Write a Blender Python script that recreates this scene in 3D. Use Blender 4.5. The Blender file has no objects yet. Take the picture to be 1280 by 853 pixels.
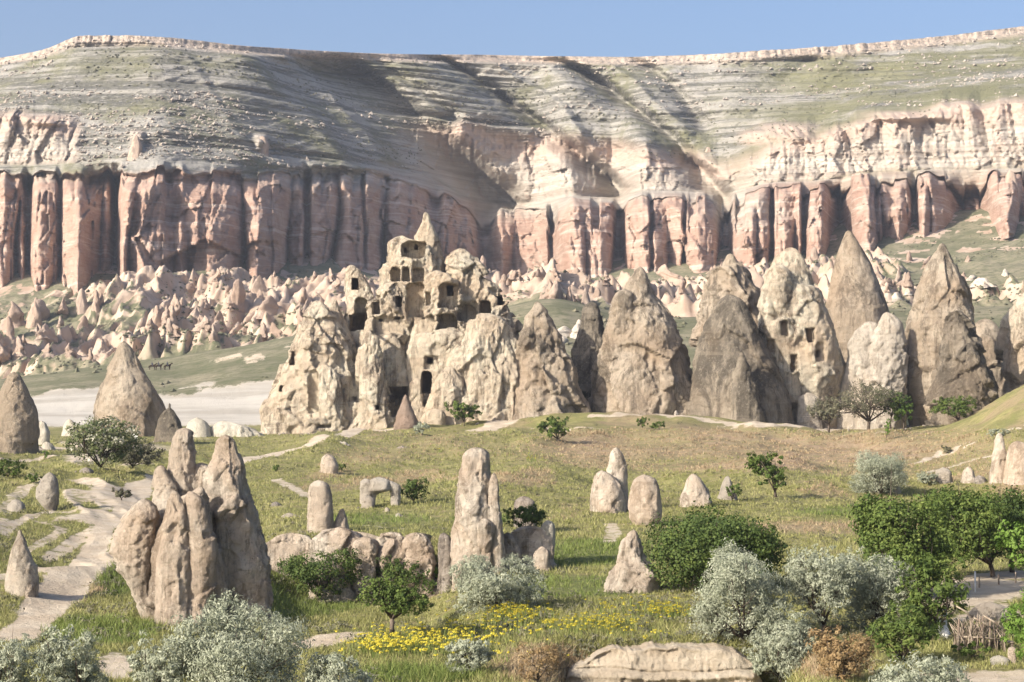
import bpy, math, random
import numpy as np
from math import radians, sin, cos, pi
rng = np.random.default_rng(7); random.seed(7)
SC = bpy.context.scene
COL = SC.collection
# ---------------------------------------------------------------- camera, sky, sun, exposure
F, YH, CH = 2389.0, 446.0, 12.0          # focal length in photo pixels, horizon row, eye height
cam = bpy.data.cameras.new('camera'); camo = bpy.data.objects.new('camera', cam); COL.objects.link(camo)
camo.location = (0, 0, CH); camo.rotation_euler = (pi/2, 0, 0)
cam.sensor_width = 36; cam.lens = 36*F/1280; cam.shift_y = (YH-426.5)/1280
cam.clip_start = 1; cam.clip_end = 9000
SC.camera = camo
SUN_A, SUN_E = radians(35), radians(28)   # shadows run to the right and away
W = bpy.data.worlds.new('World'); SC.world = W; W.use_nodes = True
wn = W.node_tree; wn.nodes.clear()
sky = wn.nodes.new('ShaderNodeTexSky'); sky.sky_type = 'NISHITA'; sky.sun_disc = False
sky.sun_elevation = SUN_E; sky.sun_rotation = radians(235)
sky.altitude = 900; sky.air_density = 0.8; sky.dust_density = 9.0; sky.ozone_density = 3.5
bg = wn.nodes.new('ShaderNodeBackground'); bg.inputs[1].default_value = 0.128
wo = wn.nodes.new('ShaderNodeOutputWorld')
wn.links.new(sky.outputs[0], bg.inputs[0]); wn.links.new(bg.outputs[0], wo.inputs[0])
sl = bpy.data.lights.new('sun', 'SUN'); sl.energy = 5.0; sl.angle = radians(0.55); sl.color = (1.0, .91, .78)
so = bpy.data.objects.new('sun', sl); COL.objects.link(so)
from mathutils import Vector
ldir = Vector((cos(SUN_A)*cos(SUN_E), sin(SUN_A)*cos(SUN_E), -sin(SUN_E)))
so.rotation_euler = ldir.to_track_quat('-Z', 'Y').to_euler(); so.location = (-80, -50, 120)
SC.view_settings.view_transform = 'Standard'; SC.view_settings.look = 'None'
SC.view_settings.gamma = 1; SC.view_settings.exposure = 0.82
SC.cycles.max_bounces = 5; SC.cycles.diffuse_bounces = 3; SC.cycles.transparent_max_bounces = 6
SC.cycles.volume_bounces = 0

# ---------------------------------------------------------------- numpy noise
def _h(x, y, z, s=0):
    n = (x.astype(np.uint32)*np.uint32(374761393) + y.astype(np.uint32)*np.uint32(668265263)
         + z.astype(np.uint32)*np.uint32(2147483647) + np.uint32((s*974634777+1013904223) & 0xffffffff))
    n = (n ^ (n >> np.uint32(13)))*np.uint32(1274126177)
    n = (n ^ (n >> np.uint32(15)))*np.uint32(2246822519)
    return ((n ^ (n >> np.uint32(16))) & np.uint32(0xffffff)).astype(np.float32)/float(0xffffff)
def vn(p, s=0):
    i = np.floor(p).astype(np.int64); f = (p-i).astype(np.float32); f = f*f*f*(f*(f*6-15)+10)
    r = 0
    for dx in (0, 1):
        for dy in (0, 1):
            for dz in (0, 1):
                w = (f[..., 0] if dx else 1-f[..., 0])*(f[..., 1] if dy else 1-f[..., 1])*(f[..., 2] if dz else 1-f[..., 2])
                r = r + w*_h(i[..., 0]+dx+5000, i[..., 1]+dy+5000, i[..., 2]+dz+5000, s)
    return r*2-1
def fbm(p, o=4, s=0, g=.5, ridged=False):
    a, r, t = 1.0, 0, 0
    for k in range(o):
        n = vn(p*(2.03**k)+k*17.3, s+k)
        if ridged: n = 1-2*np.abs(n)
        r = r+a*n; t += a; a *= g
    return r/t
def worley(p, s=0):
    i = np.floor(p).astype(np.int64); f1 = np.full(p.shape[:-1], 9., np.float32); f2 = f1.copy(); idn = f1.copy(); tl = f1*0
    for dx in (-1, 0, 1):
        for dy in (-1, 0, 1):
            for dz in (-1, 0, 1):
                cx, cy, cz = i[..., 0]+dx, i[..., 1]+dy, i[..., 2]+dz
                h = [_h(cx+5000, cy+5000, cz+5000, s+k) for k in (11, 12, 13)]
                d = np.sqrt((cx+h[0]-p[..., 0])**2+(cy+h[1]-p[..., 1])**2+(cz+h[2]-p[..., 2])**2)
                m = d < f1
                tz = ((h[1]*7.3) % 1-.5)*(p[..., 0]-cx-h[0])+((h[2]*5.7) % 1-.5)*(p[..., 1]-cy-h[1])+((h[0]*9.1) % 1-.5)*(p[..., 2]-cz-h[2])
                f2 = np.where(m, f1, np.minimum(f2, d)); idn = np.where(m, h[0], idn); f1 = np.where(m, d, f1); tl = np.where(m, tz, tl)
    return f1, f2, idn, tl
def P3(x, y, z): return np.stack(np.broadcast_arrays(x, y, z), -1).astype(np.float32)
def cells1(x, s=0):
    """rounded columns with sharp clefts between: 0 in the cleft, 1 at the crown"""
    i = np.floor(x).astype(np.int64); z0 = np.zeros_like(i)
    d1 = np.full(x.shape, 9.); d2 = d1.copy(); hid = d1.copy()
    for k in (-2, -1, 0, 1, 2):
        c = i+k+.1+.8*_h(i+k+5000, z0, z0, s)
        d = np.abs(x-c); m = d < d1
        d2 = np.where(m, d1, np.minimum(d2, d)); hid = np.where(m, _h(i+k+5000, z0, z0, s+5), hid); d1 = np.where(m, d, d1)
    t = d1/(d1+d2)*2                       # 0 at the centre, 1 at the border
    return np.sqrt(np.clip(1-t*t, 0, 1)), hid
def sstep(a, b, x):
    t = np.clip((x-a)/(b-a), 0, 1); return t*t*(3-2*t)

# ---------------------------------------------------------------- objects
def mesh_np(name, V, Q, smooth=True):
    me = bpy.data.meshes.new(name); V = np.ascontiguousarray(V, np.float32); Q = np.ascontiguousarray(Q, np.int32)
    n, k = Q.shape
    me.vertices.add(len(V)); me.vertices.foreach_set('co', V.ravel())
    me.loops.add(n*k); me.loops.foreach_set('vertex_index', Q.ravel())
    me.polygons.add(n); me.polygons.foreach_set('loop_start', np.arange(0, n*k, k, dtype=np.int32))
    me.polygons.foreach_set('loop_total', np.full(n, k, np.int32))
    me.polygons.foreach_set('use_smooth', np.full(n, smooth))
    me.update(calc_edges=True); me.validate(); return me
def fattr(me, name, arr):
    a = me.attributes.new(name, 'FLOAT', 'POINT'); a.data.foreach_set('value', np.ascontiguousarray(arr, np.float32).ravel())
def link(name, me, mat=None, parent=None, loc=None, rot=None, scale=None):
    o = bpy.data.objects.new(name, me); COL.objects.link(o)
    if mat is not None and me is not None and not me.materials: me.materials.append(mat)
    if parent is not None: o.parent = parent
    if loc is not None: o.location = loc
    if rot is not None: o.rotation_euler = rot
    if scale is not None: o.scale = scale
    return o
def tag(o, label=None, cat=None, group=None, kind=None):
    if label: o['label'] = label
    if cat: o['category'] = cat
    if group: o['group'] = group
    if kind: o['kind'] = kind
    return o
def gridq(nu, nv, wrap=False):
    a = np.arange(nu*nv).reshape(nv, nu)
    if wrap: a = np.concatenate([a, a[:, :1]], 1)
    return np.stack([a[:-1, :-1], a[:-1, 1:], a[1:, 1:], a[1:, :-1]], -1).reshape(-1, 4)

# ---------------------------------------------------------------- materials
class NT:
    def __init__(s, name):
        s.m = bpy.data.materials.new(name); s.m.use_nodes = True; s.t = s.m.node_tree; s.t.nodes.clear()
        s.out = s.t.nodes.new('ShaderNodeOutputMaterial'); s.b = s.t.nodes.new('ShaderNodeBsdfPrincipled')
        s.t.links.new(s.b.outputs[0], s.out.inputs[0]); s.b.inputs['Roughness'].default_value = .95
        s.b.inputs['Specular IOR Level'].default_value = .15
        tc = s.t.nodes.new('ShaderNodeTexCoord'); s.oi = s.t.nodes.new('ShaderNodeObjectInfo')
        ad = s.t.nodes.new('ShaderNodeVectorMath'); ad.operation = 'ADD'
        mu = s.t.nodes.new('ShaderNodeMath'); mu.operation = 'MULTIPLY'; mu.inputs[1].default_value = 97
        s.t.links.new(s.oi.outputs['Random'], mu.inputs[0]); s.t.links.new(tc.outputs['Object'], ad.inputs[0]); s.t.links.new(mu.outputs[0], ad.inputs[1])
        s.co = ad.outputs[0]
    def set(s, sock, v):
        if isinstance(v, bpy.types.NodeSocket): s.t.links.new(v, sock)
        elif isinstance(v, (tuple, list)): sock.default_value = tuple(v)+((1,) if len(v) == 3 and sock.type == 'RGBA' else ())
        else: sock.default_value = v
    def vec(s, scale):
        n = s.t.nodes.new('ShaderNodeMapping'); s.set(n.inputs[0], s.co); n.inputs[3].default_value = scale; return n.outputs[0]
    def noise(s, sc, det=5, rough=.6, stretch=None, dist=0):
        n = s.t.nodes.new('ShaderNodeTexNoise'); s.set(n.inputs['Vector'], s.vec(stretch) if stretch else s.co)
        n.inputs['Scale'].default_value = sc; n.inputs['Detail'].default_value = det; n.inputs['Roughness'].default_value = rough
        n.inputs['Distortion'].default_value = dist; return n.outputs[0]
    def vor(s, sc, feat='F1', stretch=None):
        n = s.t.nodes.new('ShaderNodeTexVoronoi'); n.feature = feat; s.set(n.inputs['Vector'], s.vec(stretch) if stretch else s.co)
        n.inputs['Scale'].default_value = sc; return n.outputs['Distance']
    def ramp(s, f, a, b, lo=0., hi=1.):
        n = s.t.nodes.new('ShaderNodeMapRange'); s.set(n.inputs[0], f); n.inputs[1].default_value = a; n.inputs[2].default_value = b
        n.inputs[3].default_value = lo; n.inputs[4].default_value = hi; n.interpolation_type = 'SMOOTHSTEP'; return n.outputs[0]
    def mix(s, f, a, b, mode='MIX'):
        n = s.t.nodes.new('ShaderNodeMix'); n.data_type = 'RGBA'; n.blend_type = mode
        s.set(n.inputs[0], f); s.set(n.inputs[6], a); s.set(n.inputs[7], b); return n.outputs[2]
    def math(s, op, a, b=0.):
        n = s.t.nodes.new('ShaderNodeMath'); n.operation = op; s.set(n.inputs[0], a); s.set(n.inputs[1], b); return n.outputs[0]
    def attr(s, name):
        n = s.t.nodes.new('ShaderNodeAttribute'); n.attribute_name = name; return n.outputs['Fac']
    def bump(s, h, st=.5, d=.1):
        n = s.t.nodes.new('ShaderNodeBump'); s.set(n.inputs['Height'], h); n.inputs['Strength'].default_value = st; n.inputs['Distance'].default_value = d
        s.t.links.new(n.outputs[0], s.b.inputs['Normal'])
    def col(s, c): s.set(s.b.inputs['Base Color'], c)
def tuff(name, base, light, dark, k=1.0, dk=(.5, .68), streak=True, lt=(.5, .7)):
    """k = features per metre relative to a rock about ten metres tall"""
    m = NT(name)
    c = m.mix(m.ramp(m.noise(.5*k, 7, .68), lt[0]-.08, lt[1]-.08), base, light)
    c = m.mix(m.ramp(m.noise(.7*k, 8, .74, (1, 1, .4), .8), dk[0]+.0, dk[1]-.06, 0, .9), c, dark)
    if streak: c = m.mix(m.ramp(m.noise(1.5*k, 8, .75, (1.5, 1.5, .14)), .53, .64, 0, .6), c, dark)
    c = m.mix(m.ramp(m.noise(3.0*k, 8, .82), .50, .66, 0, .7), c, (dark[0]*.8, dark[1]*.8, dark[2]*.8))
    c = m.mix(m.ramp(m.noise(6*k, 5, .75), .52, .66, 0, .6), c, light)
    c = m.mix(m.ramp(m.vor(3.4*k), .05, .16, .55, 0), c, (dark[0]*.5, dark[1]*.5, dark[2]*.5))
    c = m.mix(m.ramp(m.noise(.9*k, 7, .75, (1.2, 1.2, .09)), .54, .60, 0, .5 if streak else .15), c, (dark[0]*.75, dark[1]*.75, dark[2]*.75))
    c = m.mix(m.ramp(m.noise(1.3*k, 4, .6, (.05, .05, 1)), .55, .62, 0, .3), c, light)
    c = m.mix(m.ramp(m.noise(.22*k, 3, .5), .45, .65, 0, .35), c, (base[0]*1.04, base[1]*.92, base[2]*.82))
    m.col(c)
    h = m.math('ADD', m.noise(2.6*k, 12, .8), m.math('MULTIPLY', m.vor(1.8*k), .3))
    m.bump(h, 1.0, .55/k)
    return m.m
M = {}
M['tuff'] = tuff('tuff', (.60, .49, .38), (.74, .65, .53), (.26, .21, .16), 1.0)
M['tuff_big'] = tuff('tuff_big', (.49, .39, .285), (.63, .53, .41), (.20, .165, .125), .36)
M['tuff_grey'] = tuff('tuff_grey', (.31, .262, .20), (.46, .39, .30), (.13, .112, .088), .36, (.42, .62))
M['tuff_pale'] = tuff('tuff_pale', (.56, .49, .40), (.68, .61, .51), (.30, .25, .20), .5, (.58, .76))
M['tuff_castle'] = tuff('tuff_castle', (.62, .51, .38), (.76, .68, .53), (.24, .19, .145), .45, (.53, .68))
M['tuff_white'] = tuff('tuff_white', (.66, .60, .48), (.74, .68, .56), (.46, .40, .31), .5, (.6, .8), False)
M['tuff_pink'] = tuff('tuff_pink', (.40, .295, .225), (.50, .39, .31), (.22, .165, .13), .3, (.55, .75), False)
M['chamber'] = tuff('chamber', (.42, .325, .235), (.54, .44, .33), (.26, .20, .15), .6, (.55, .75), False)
M['boulder'] = tuff('boulder', (.36, .31, .26), (.52, .46, .39), (.16, .14, .12), 1.2)

def px2w(px, py, Y): return np.array([(px-640)/F*Y, Y, CH-(py-YH)/F*Y])

# ================================================================= THE MESA
# columns: px, then (row, distance) of: cliff foot, red cliff top, white cliff foot, white cliff top, mid slope, rim
MT = [
 (-160, 350, 945, 215, 955, 204, 968, 165, 985, 120, 1020, 85, 1052),
 (-60, 350, 905, 217, 914, 208, 925, 150, 938, 115, 990, 80, 1040),
 (0, 348, 880, 218, 888, 206, 900, 148, 912, 108, 965, 73, 1015),
 (60, 350, 868, 217, 876, 206, 888, 150, 900, 106, 955, 62, 1002),
 (95, 352, 858, 216, 866, 203, 880, 160, 905, 106, 950, 46, 1000),
 (200, 350, 842, 214, 850, 200, 868, 158, 902, 108, 945, 46, 998),
 (300, 335, 880, 216, 890, 200, 908, 155, 945, 108, 985, 57, 1030),
 (400, 325, 945, 218, 957, 200, 980, 152, 1022, 112, 1060, 64, 1090),
 (480, 330, 1000, 222, 1012, 205, 1030, 160, 1055, 112, 1085, 67, 1118),
 (540, 334, 1035, 240, 1048, 222, 1062, 164, 1075, 115, 1105, 68, 1140),
 (590, 340, 1068, 262, 1076, 252, 1096, 166, 1106, 118, 1132, 68, 1160),
 (640, 345, 1086, 264, 1096, 254, 1114, 176, 1124, 118, 1150, 69, 1175),
 (682, 346, 1080, 264, 1090, 252, 1110, 182, 1120, 120, 1150, 70, 1175),
 (700, 346, 966, 252, 976, 246, 1068, 184, 1082, 120, 1125, 70, 1160),
 (778, 346, 968, 252, 978, 246, 1090, 190, 1100, 125, 1130, 71, 1165),
 (794, 338, 958, 250, 968, 240, 1018, 192, 1034, 128, 1105, 71, 1160),
 (870, 332, 955, 247, 965, 238, 1030, 203, 1042, 130, 1105, 69, 1160),
 (910, 330, 955, 252, 965, 242, 1010, 218, 1015, 130, 1090, 67, 1148),
 (960, 325, 925, 237, 936, 228, 985, 190, 998, 130, 1085, 64, 1150),
 (1020, 312, 928, 232, 938, 226, 980, 172, 994, 128, 1085, 61, 1156),
 (1060, 300, 935, 224, 948, 220, 978, 160, 992, 122, 1080, 58, 1160),
 (1100, 292, 930, 218, 942, 214, 972, 150, 988, 112, 1080, 54, 1164),
 (1180, 288, 930, 220, 942, 212, 966, 136, 984, 102, 1080, 46, 1172),
 (1280, 268, 920, 216, 934, 210, 955, 128, 974, 92, 1075, 34, 1182),
 (1440, 255, 905, 210, 920, 204, 940, 118, 960, 80, 1070, 18, 1195)]
MT = np.array(MT, float)
def smooth_interp(x, xs, ys):
    # interpolation with rounded corners: average of shifted linear interpolations
    r = 0
    for d, w in ((-14, .2), (-6, .2), (0, .2), (6, .2), (14, .2)): r = r+w*np.interp(x+d, xs, ys)
    return r
NOTCH = [(36, 7, 13, 6), (74, 4, 7, 8), (124, 20, 20, 0), (144, 8, 24, 10), (216, 10, 10, 0), (383, 4, 12, 5), (455, 3, 10, 5), (543, 9, 12, 8), (606, 16, 26, 26), (690, 5, 30, 16), (774, 8, 30, 14),
         (814, 3, 14, 8), (856, 3, 12, 6), (906, 9, 34, 22), (965, 3, 14, 8), (1004, 3, 14, 6), (1045, 14, 34, 18), (1096, 3, 12, 10), (1142, 5, 24, 12), (1214, 22, 20, 30)]
def build_mesa():
    nu = 940; px = np.linspace(-150, 1430, nu)
    seg = [96, 12, 62, 62, 50, 9]
    v = np.concatenate([[0.]]+[i+np.arange(1, n+1)/n for i, n in enumerate(seg)])
    # the rim (5..6) is a low cliff of blocks
    cols = [smooth_interp(px, MT[:, 0], MT[:, 1+j]) for j in range(12)]
    py = np.stack([cols[0], cols[2], cols[4], cols[6], cols[8], cols[10]+5, cols[10]-1]); D = np.stack([cols[1], cols[3], cols[5], cols[7], cols[9], cols[11], cols[11]+2])
    pin = 0*px
    VV = v[:, None]
    i = np.clip(v.astype(int), 0, 5); f = (v-i)[:, None]
    PY = py[i]*(1-f)+py[i+1]*f; DD = D[i]*(1-f)+D[i+1]*f
    PX = np.broadcast_to(px, PY.shape).copy(); V2 = np.broadcast_to(VV, PY.shape)
    hc = cells1((PX+6*fbm(P3(PX*.03, 0*PX, 0*PX), 2, 97))/13.0, 98)[1]; drop = (20+14*sstep(640, 760, PX))*np.clip(hc-.45, 0, 1)+9*fbm(P3(PX*.05, 0*PX, 0*PX), 3, 99)
    PY = PY+drop*np.where(V2 < 1, np.clip(V2, 0, 1), np.clip(2-V2, 0, 1))+26*(1-np.clip(V2*3, 0, 1))
    wdrop = cells1((PX+6*fbm(P3(PX*.03, 0*PX, 0*PX), 2, 96))/9.0, 95)[1]; wq = np.interp(px, [-150, 70, 92, 105, 520, 580, 1440], [1, 1, 1, 0, 0, 1, 1])[None]; PY = PY+wq*np.where(np.abs(V2-3) < .8, (1-np.abs(V2-3)/.8), 0)*(3*np.clip(wdrop-.4, 0, 1)+9*fbm(P3(PX*.04, 0*PX, 0*PX), 3, 94))
    notch = 0*PX; nd = 0*PX
    for (bx, bw, dep, dr_) in NOTCH:
        e = np.abs(PX-bx+3*fbm(P3(PX*.05, PY*.04, 0*PX), 3, 88))/bw; q = 1-sstep(.35, 1.35, e); notch = np.maximum(notch, q*dep); nd = np.maximum(nd, q*dr_)
    PY = PY+nd*np.where(V2 < 1, np.clip(V2, 0, 1), np.clip(1.9-V2, 0, .9)/.9)
    X = (PX-640)/F*DD; Z = CH-(PY-YH)/F*DD
    red = sstep(-.02, .05, V2)*(1-sstep(1., 1.5, V2)); red0 = (1-sstep(1., 1.5, V2))
    inw = sstep(1.9, 2.1, V2)*(1-sstep(2.95, 3.35, V2))
    # where a white cliff really stands (elsewhere the slope simply goes on)
    wcl = np.interp(px, [-150, 70, 92, 105, 480, 520, 560, 900, 925, 950, 1440], [1, 1, 1, 0, 0, .5, 1, 1, .6, 1, 1])[None]
    wp = fbm(P3(X*.03, Z*.015, 0*X), 3, 3)
    wz = fbm(P3(X*.02, Z*.03, 0*X+7), 3, 4)
    Xw = X+16*fbm(P3(X*.018, 0*X, 0*X), 2, 90)+wp*6
    c1, h1 = cells1(Xw/19.0, 1)
    c2, h2 = cells1((Xw+wp*5+wz*5)/6.3, 9)
    c3, h3 = cells1((X+wz*5+fbm(P3(X*.1, Z*.05, 0*X), 2, 8)*2)/1.9, 19)
    t = np.clip(V2, 0, 1)
    lowflare = (1-t)**1.3
    sp = np.interp(px, [400, 470, 540, 640, 690], [0, .5, 1, .5, 0])[None]          # long tapering spurs in the cove
    am1 = np.clip(.55+.9*fbm(P3(X*.012, 0*X, 0*X+5), 2, 91), .12, 1.1); am1 = np.maximum(am1, .85*sstep(780, 930, PX)); am2 = np.clip(.45+1.3*fbm(P3(X*.03, Z*.03, 0*X+3), 3, 5), 0, 1.3)
    top1 = 1-.8*sstep(.35+.75*h1, .45+.75*h1, V2)*(h1 < .85); top2 = 1-.9*sstep(.3+.9*h2, .36+.9*h2, V2)
    saw = 1-((Xw/19.0*1.7) % 1)
    d = -red0*((5+13*h1)*c1*am1*top1*(1+1.3*lowflare) + 4.5*c2*am2*top2 + .7*c3*am2 + lowflare*(2+20*h1)*c1 + 4*am1*saw)
    wa = worley(P3(X/17, Z/34, 0*X), 401)[3]; wb = worley(P3(X/7, Z/13, 0*X), 402)[3]; wc = worley(P3(X/2.6, Z/5, 0*X), 403)[3]
    d += red0*(17*wa+8*wb+3.5*wc)+inw*wcl*(7*wa+5*wb+2.6*wc)
    d += notch*np.where(V2 < 1, 1, np.clip(2-V2, 0, 1))+red0*9*sstep(.86, 1., V2)*(V2 <= 1.2)
    d += red0*(4+2.6*fbm(P3(X*.07, Z*.05, 0*X+3), 4, 92)+1.5*fbm(P3(X*.2, Z*.04, 0*X+3), 3, 93, ridged=True))
    w1, g1 = cells1((X*.8+wp*9+60)/12.0, 31); w2, g2 = cells1((X+wp*5)/3.6, 41)
    d += -inw*wcl*((3+8*g1)*w1*am1*(.4+.6*sstep(2.1, 2.8, V2)) + 1.3*w2*am2*sstep(2.3, 2.8, V2)+.2*c3+3*saw*am1+2.2*fbm(P3(X*.06, Z*.06, 0*X+3), 4, 94))+inw*wcl*4
    # manual buttresses: px, half width, metres proud, rows up to which they reach (v)
    for (bx, bw, ba, vt) in ((60, 26, 12, .95), (105, 36, 20, .85), (185, 46, 26, .92), (222, 14, 16, .55), (330, 40, 9, .9), (262, 30, 10, .9),
                             (730, 42, 26, .98), (670, 26, 14, .7), (820, 36, 18, .95), (870, 28, 18, .9), (760, 20, 10, .8),
                             (945, 30, 20, 1), (985, 24, 16, 1), (1025, 18, 13, 1), (1090, 24, 18, .95), (1125, 20, 20, 1), (1168, 24, 20, .95), (1262, 16, 24, 1)):
        q = np.clip(1-np.abs((PX-bx+wp*5+c2*2)/bw)**1.25, 0, 1)**.8
        d -= 1.45*ba*q*(1-sstep(vt-.06, vt+.05, V2))*(.45+.55*(1-np.clip(V2, 0, 1)/max(vt, .1)))
    for (bx, bw, ba) in ((36, 4, 16), (144, 7, 26), (146, 3, 20), (383, 4, 14), (775, 6, 20), (1055, 12, 30), (1008, 4, 14), (965, 4, 16), (1145, 6, 16), (910, 8, 16), (1205, 22, 16), (608, 6, 8), (1235, 10, 18)):
        d += ba*np.exp(-((PX-bx+wp*3)/bw)**2)*red
    # slope: strata ledges, spurs with a steep right flank
    slope = sstep(2.9, 3.3, V2)*(1-sstep(4.85, 5., V2)); slope = np.maximum(slope, (1-wcl)*sstep(1.2, 1.7, V2)*(1-sstep(4.85, 5., V2)))
    def ledge(z, per, s):
        q = z/per+.5*fbm(P3(X*.01, z*.01, 0*X), 2, s); fr = q-np.floor(q); k = _h(np.floor(q).astype(np.int64)+5000, 0*X.astype(np.int64), 0*X.astype(np.int64), s)
        return (sstep(0, .22, fr)-fr)*k
    lm = .4+.6*np.clip(fbm(P3(X*.02, Z*.05, 0*X+9), 3, 55)+.6, 0, 1.4)
    d += -slope*lm*(9*ledge(Z, 9, 61)+5.5*ledge(Z+3, 4.3, 62)+2.2*ledge(Z, 2.1, 63))*-1
    for (pts, wl, wr, am) in (
        ([(285, 57), (330, 95), (385, 150), (430, 205), (470, 222)], 90, 22, 24),
        ([(345, 60), (400, 110), (452, 165), (480, 215)], 30, 9, 12),
        ([(398, 64), (440, 100), (500, 150), (530, 185)], 30, 9, 4),
        ([(532, 66), (590, 100), (650, 145), (712, 185)], 60, 13, 27),
        ([(600, 66), (640, 92), (700, 130), (735, 180)], 22, 8, 8),
        ([(672, 68), (730, 105), (800, 150), (880, 210)], 60, 14, 27),
        ([(740, 68), (790, 100), (850, 150), (880, 170)], 22, 7, 8),
        ([(830, 66), (845, 110), (858, 150), (872, 205)], 60, 40, 3),
        ([(215, 50), (250, 100), (290, 150), (320, 205)], 26, 8, 3),
        ([(1015, 60), (970, 110), (925, 160), (905, 215)], 40, 26, -9),
        ([(1120, 60), (1080, 95), (1040, 130), (1015, 160)], 22, 26, -4),
        ([(1220, 45), (1160, 90), (1110, 130)], 24, 24, -4)):
        pts = np.array(pts, float); lx = np.interp(PY, pts[:, 1], pts[:, 0]); e = PX-lx+wp*9+fbm(P3(X*.05, Z*.05, 0*X), 3, 66)*6
        prof = np.where(e < 0, np.exp(-np.abs(e)/wl), np.exp(-(e/wr)**2))
        fade = sstep(pts[0, 1]-8, pts[0, 1]+16, PY)*(1-sstep(pts[-1, 1]-6, pts[-1, 1]+16, PY))
        d -= am*prof*fade*np.maximum(slope, .0)
    for (pts, wl, wr, am) in (([(425, 72), (500, 130), (556, 188), (610, 232), (645, 262)], 75, 24, 52), ([(545, 68), (600, 100), (660, 145), (722, 190), (775, 235)], 24, 11, 44), ([(700, 74), (760, 110), (830, 165), (884, 218), (905, 245)], 24, 12, 46), ([(880, 100), (878, 150), (880, 210)], 30, 40, 2), ([(470, 72), (520, 110), (560, 140)], 14, 10, 14), ([(795, 72), (840, 105), (880, 150)], 16, 10, 20)):
        pts = np.array(pts, float); lx = np.interp(PY, pts[:, 1], pts[:, 0]); e = PX-lx+wp*5+fbm(P3(X*.06, Z*.06, 0*X), 3, 67)*5
        fade = sstep(pts[0, 1]-8, pts[0, 1]+20, PY)*(1-sstep(pts[-1, 1]+4, pts[-1, 1]+30, PY))
        d += am*np.where(e < 0, np.exp(-(e/wl)**2), np.exp(-(e/wr)**2))*fade*(.2+.8*sstep(1.05, 1.7, V2))
    d -= slope*(2.2*fbm(P3(X*.035, Z*.05, 0*X), 5, 71)+1.2*fbm(P3((X-Z*1.2)*.12, (X+Z)*.02, 0*X), 3, 72, ridged=True))
    d += (1-slope)*(1.1*fbm(P3(X*.22, Z*.16, 0*X), 4, 73)-.7*ledge(Z, 3.2, 74))
    # outcrops standing on the slope
    ol = 0
    for (ox, oy, ow, oh, oa) in ((170, 176, 8, 12, 9), (328, 178, 8, 10, 8), (985, 165, 36, 11, 12), (945, 172, 20, 9, 8), (1135, 145, 50, 6, 9), (60, 150, 30, 7, 6)):
        q = np.exp(-(np.abs((PX-ox+wp*5)/ow)**3+np.abs((PY-oy)/oh)**4)); d -= oa*q*(.7+.5*c2); ol = np.maximum(ol, q)
    # rim of broken blocks
    rim = sstep(4.82, 5, V2); b1, f1 = cells1(X/5.5, 81); b2, f2_ = cells1(X/2.1, 82)
    rk = np.clip(.35+1.1*fbm(P3(X*.015, 0*X, 0*X), 3, 84), .05, 1)+np.interp(PX, [70, 90, 175, 190], [0, .7, .7, 0])
    d -= rim*(3.2*b1*f1+1.4*b2+1.5)*rk
    DD = DD+d
    PYf = PY-rim*sstep(5.2, 5.8, V2)*(1.5*f1*b1+.6*b2*f2_)*rk+rim*1.5*(1-np.clip(rk, 0, 1))
    X = (PX-640)/F*DD; Z = CH-(PYf-YH)/F*DD
    # plateau behind the rim
    Xs, Ys, Zs = [X], [DD], [Z]
    base = np.stack([X[-1], DD[-1], Z[-1]])
    hump = 2.5*np.interp(px, [640, 680, 720], [0, 1, 0])
    for k, dy in enumerate((4, 30, 90, 260, 900, 2500)):
        s = (DD[-1]+dy)/DD[-1]
        zz = np.convolve(np.pad(base[2], 20, mode='edge'), np.ones(41)/41, 'valid')-1.6+dy*.004*(dy < 300) - (dy > 300)*dy*.03+ (k == 2)*hump+(k == 1)*hump*.5
        Xs.append((base[0]*s)[None]); Ys.append((DD[-1]+dy)[None]); Zs.append(zz[None])
    n2 = 6
    Xa, Ya, Za = np.concatenate(Xs), np.concatenate(Ys), np.concatenate(Zs)
    nv = Xa.shape[0]
    V = np.stack([Xa, Ya, Za], -1).reshape(-1, 3)
    me = mesh_np('mesa', V, gridq(nu, nv))
    def pad(a): return np.concatenate([a, np.repeat(a[-1:], n2, 0)])
    fattr(me, 'vband', pad(V2.astype(float)))
    benchr = sstep(1., 1.3, V2)*(1-sstep(1.9, 2.2, V2))*sstep(430, 520, PX)*.8
    fattr(me, 'rock', np.concatenate([np.maximum(np.maximum(np.maximum(np.maximum(red0, benchr), inw*wcl), rim), ol), np.zeros((n2, nu))]))
    rn = fbm(P3(X[:V2.shape[0]]*.035, Z[:V2.shape[0]]*.05, 0*V2+2), 4, 411)
    fattr(me, 'redness', pad(1-sstep(.8, 1.9, V2+rn*1.3)))
    fattr(me, 'right', pad(np.broadcast_to(sstep(860, 1050, PX), PX.shape)))
    fattr(me, 'steep', pad(np.broadcast_to(wcl, PX.shape)))
    m = NT('mesa_rock')
    tc = m.t.nodes.new('ShaderNodeTexCoord'); m.co = tc.outputs['Object']
    redc = m.mix(m.ramp(m.noise(.05, 6, .65, (1, 1, 2)), .35, .68), (.37, .24, .18), (.47, .345, .27))
    strat = m.noise(.42, 6, .7, (.02, .02, 1))
    redc = m.mix(m.ramp(m.noise(.9, 5, .7, (.03, .03, 1)), .5, .62, 0, .45), redc, (.30, .18, .135))
    redc = m.mix(m.ramp(strat, .53, .63, 0, .75), redc, (.58, .47, .39))
    redc = m.mix(m.ramp(m.noise(.3, 7, .7, (1, 1, .12)), .5, .72, 0, .55), redc, (.32, .20, .155))
    whc = m.mix(m.ramp(strat, .38, .62), (.36, .305, .25), (.50, .45, .385))
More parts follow.
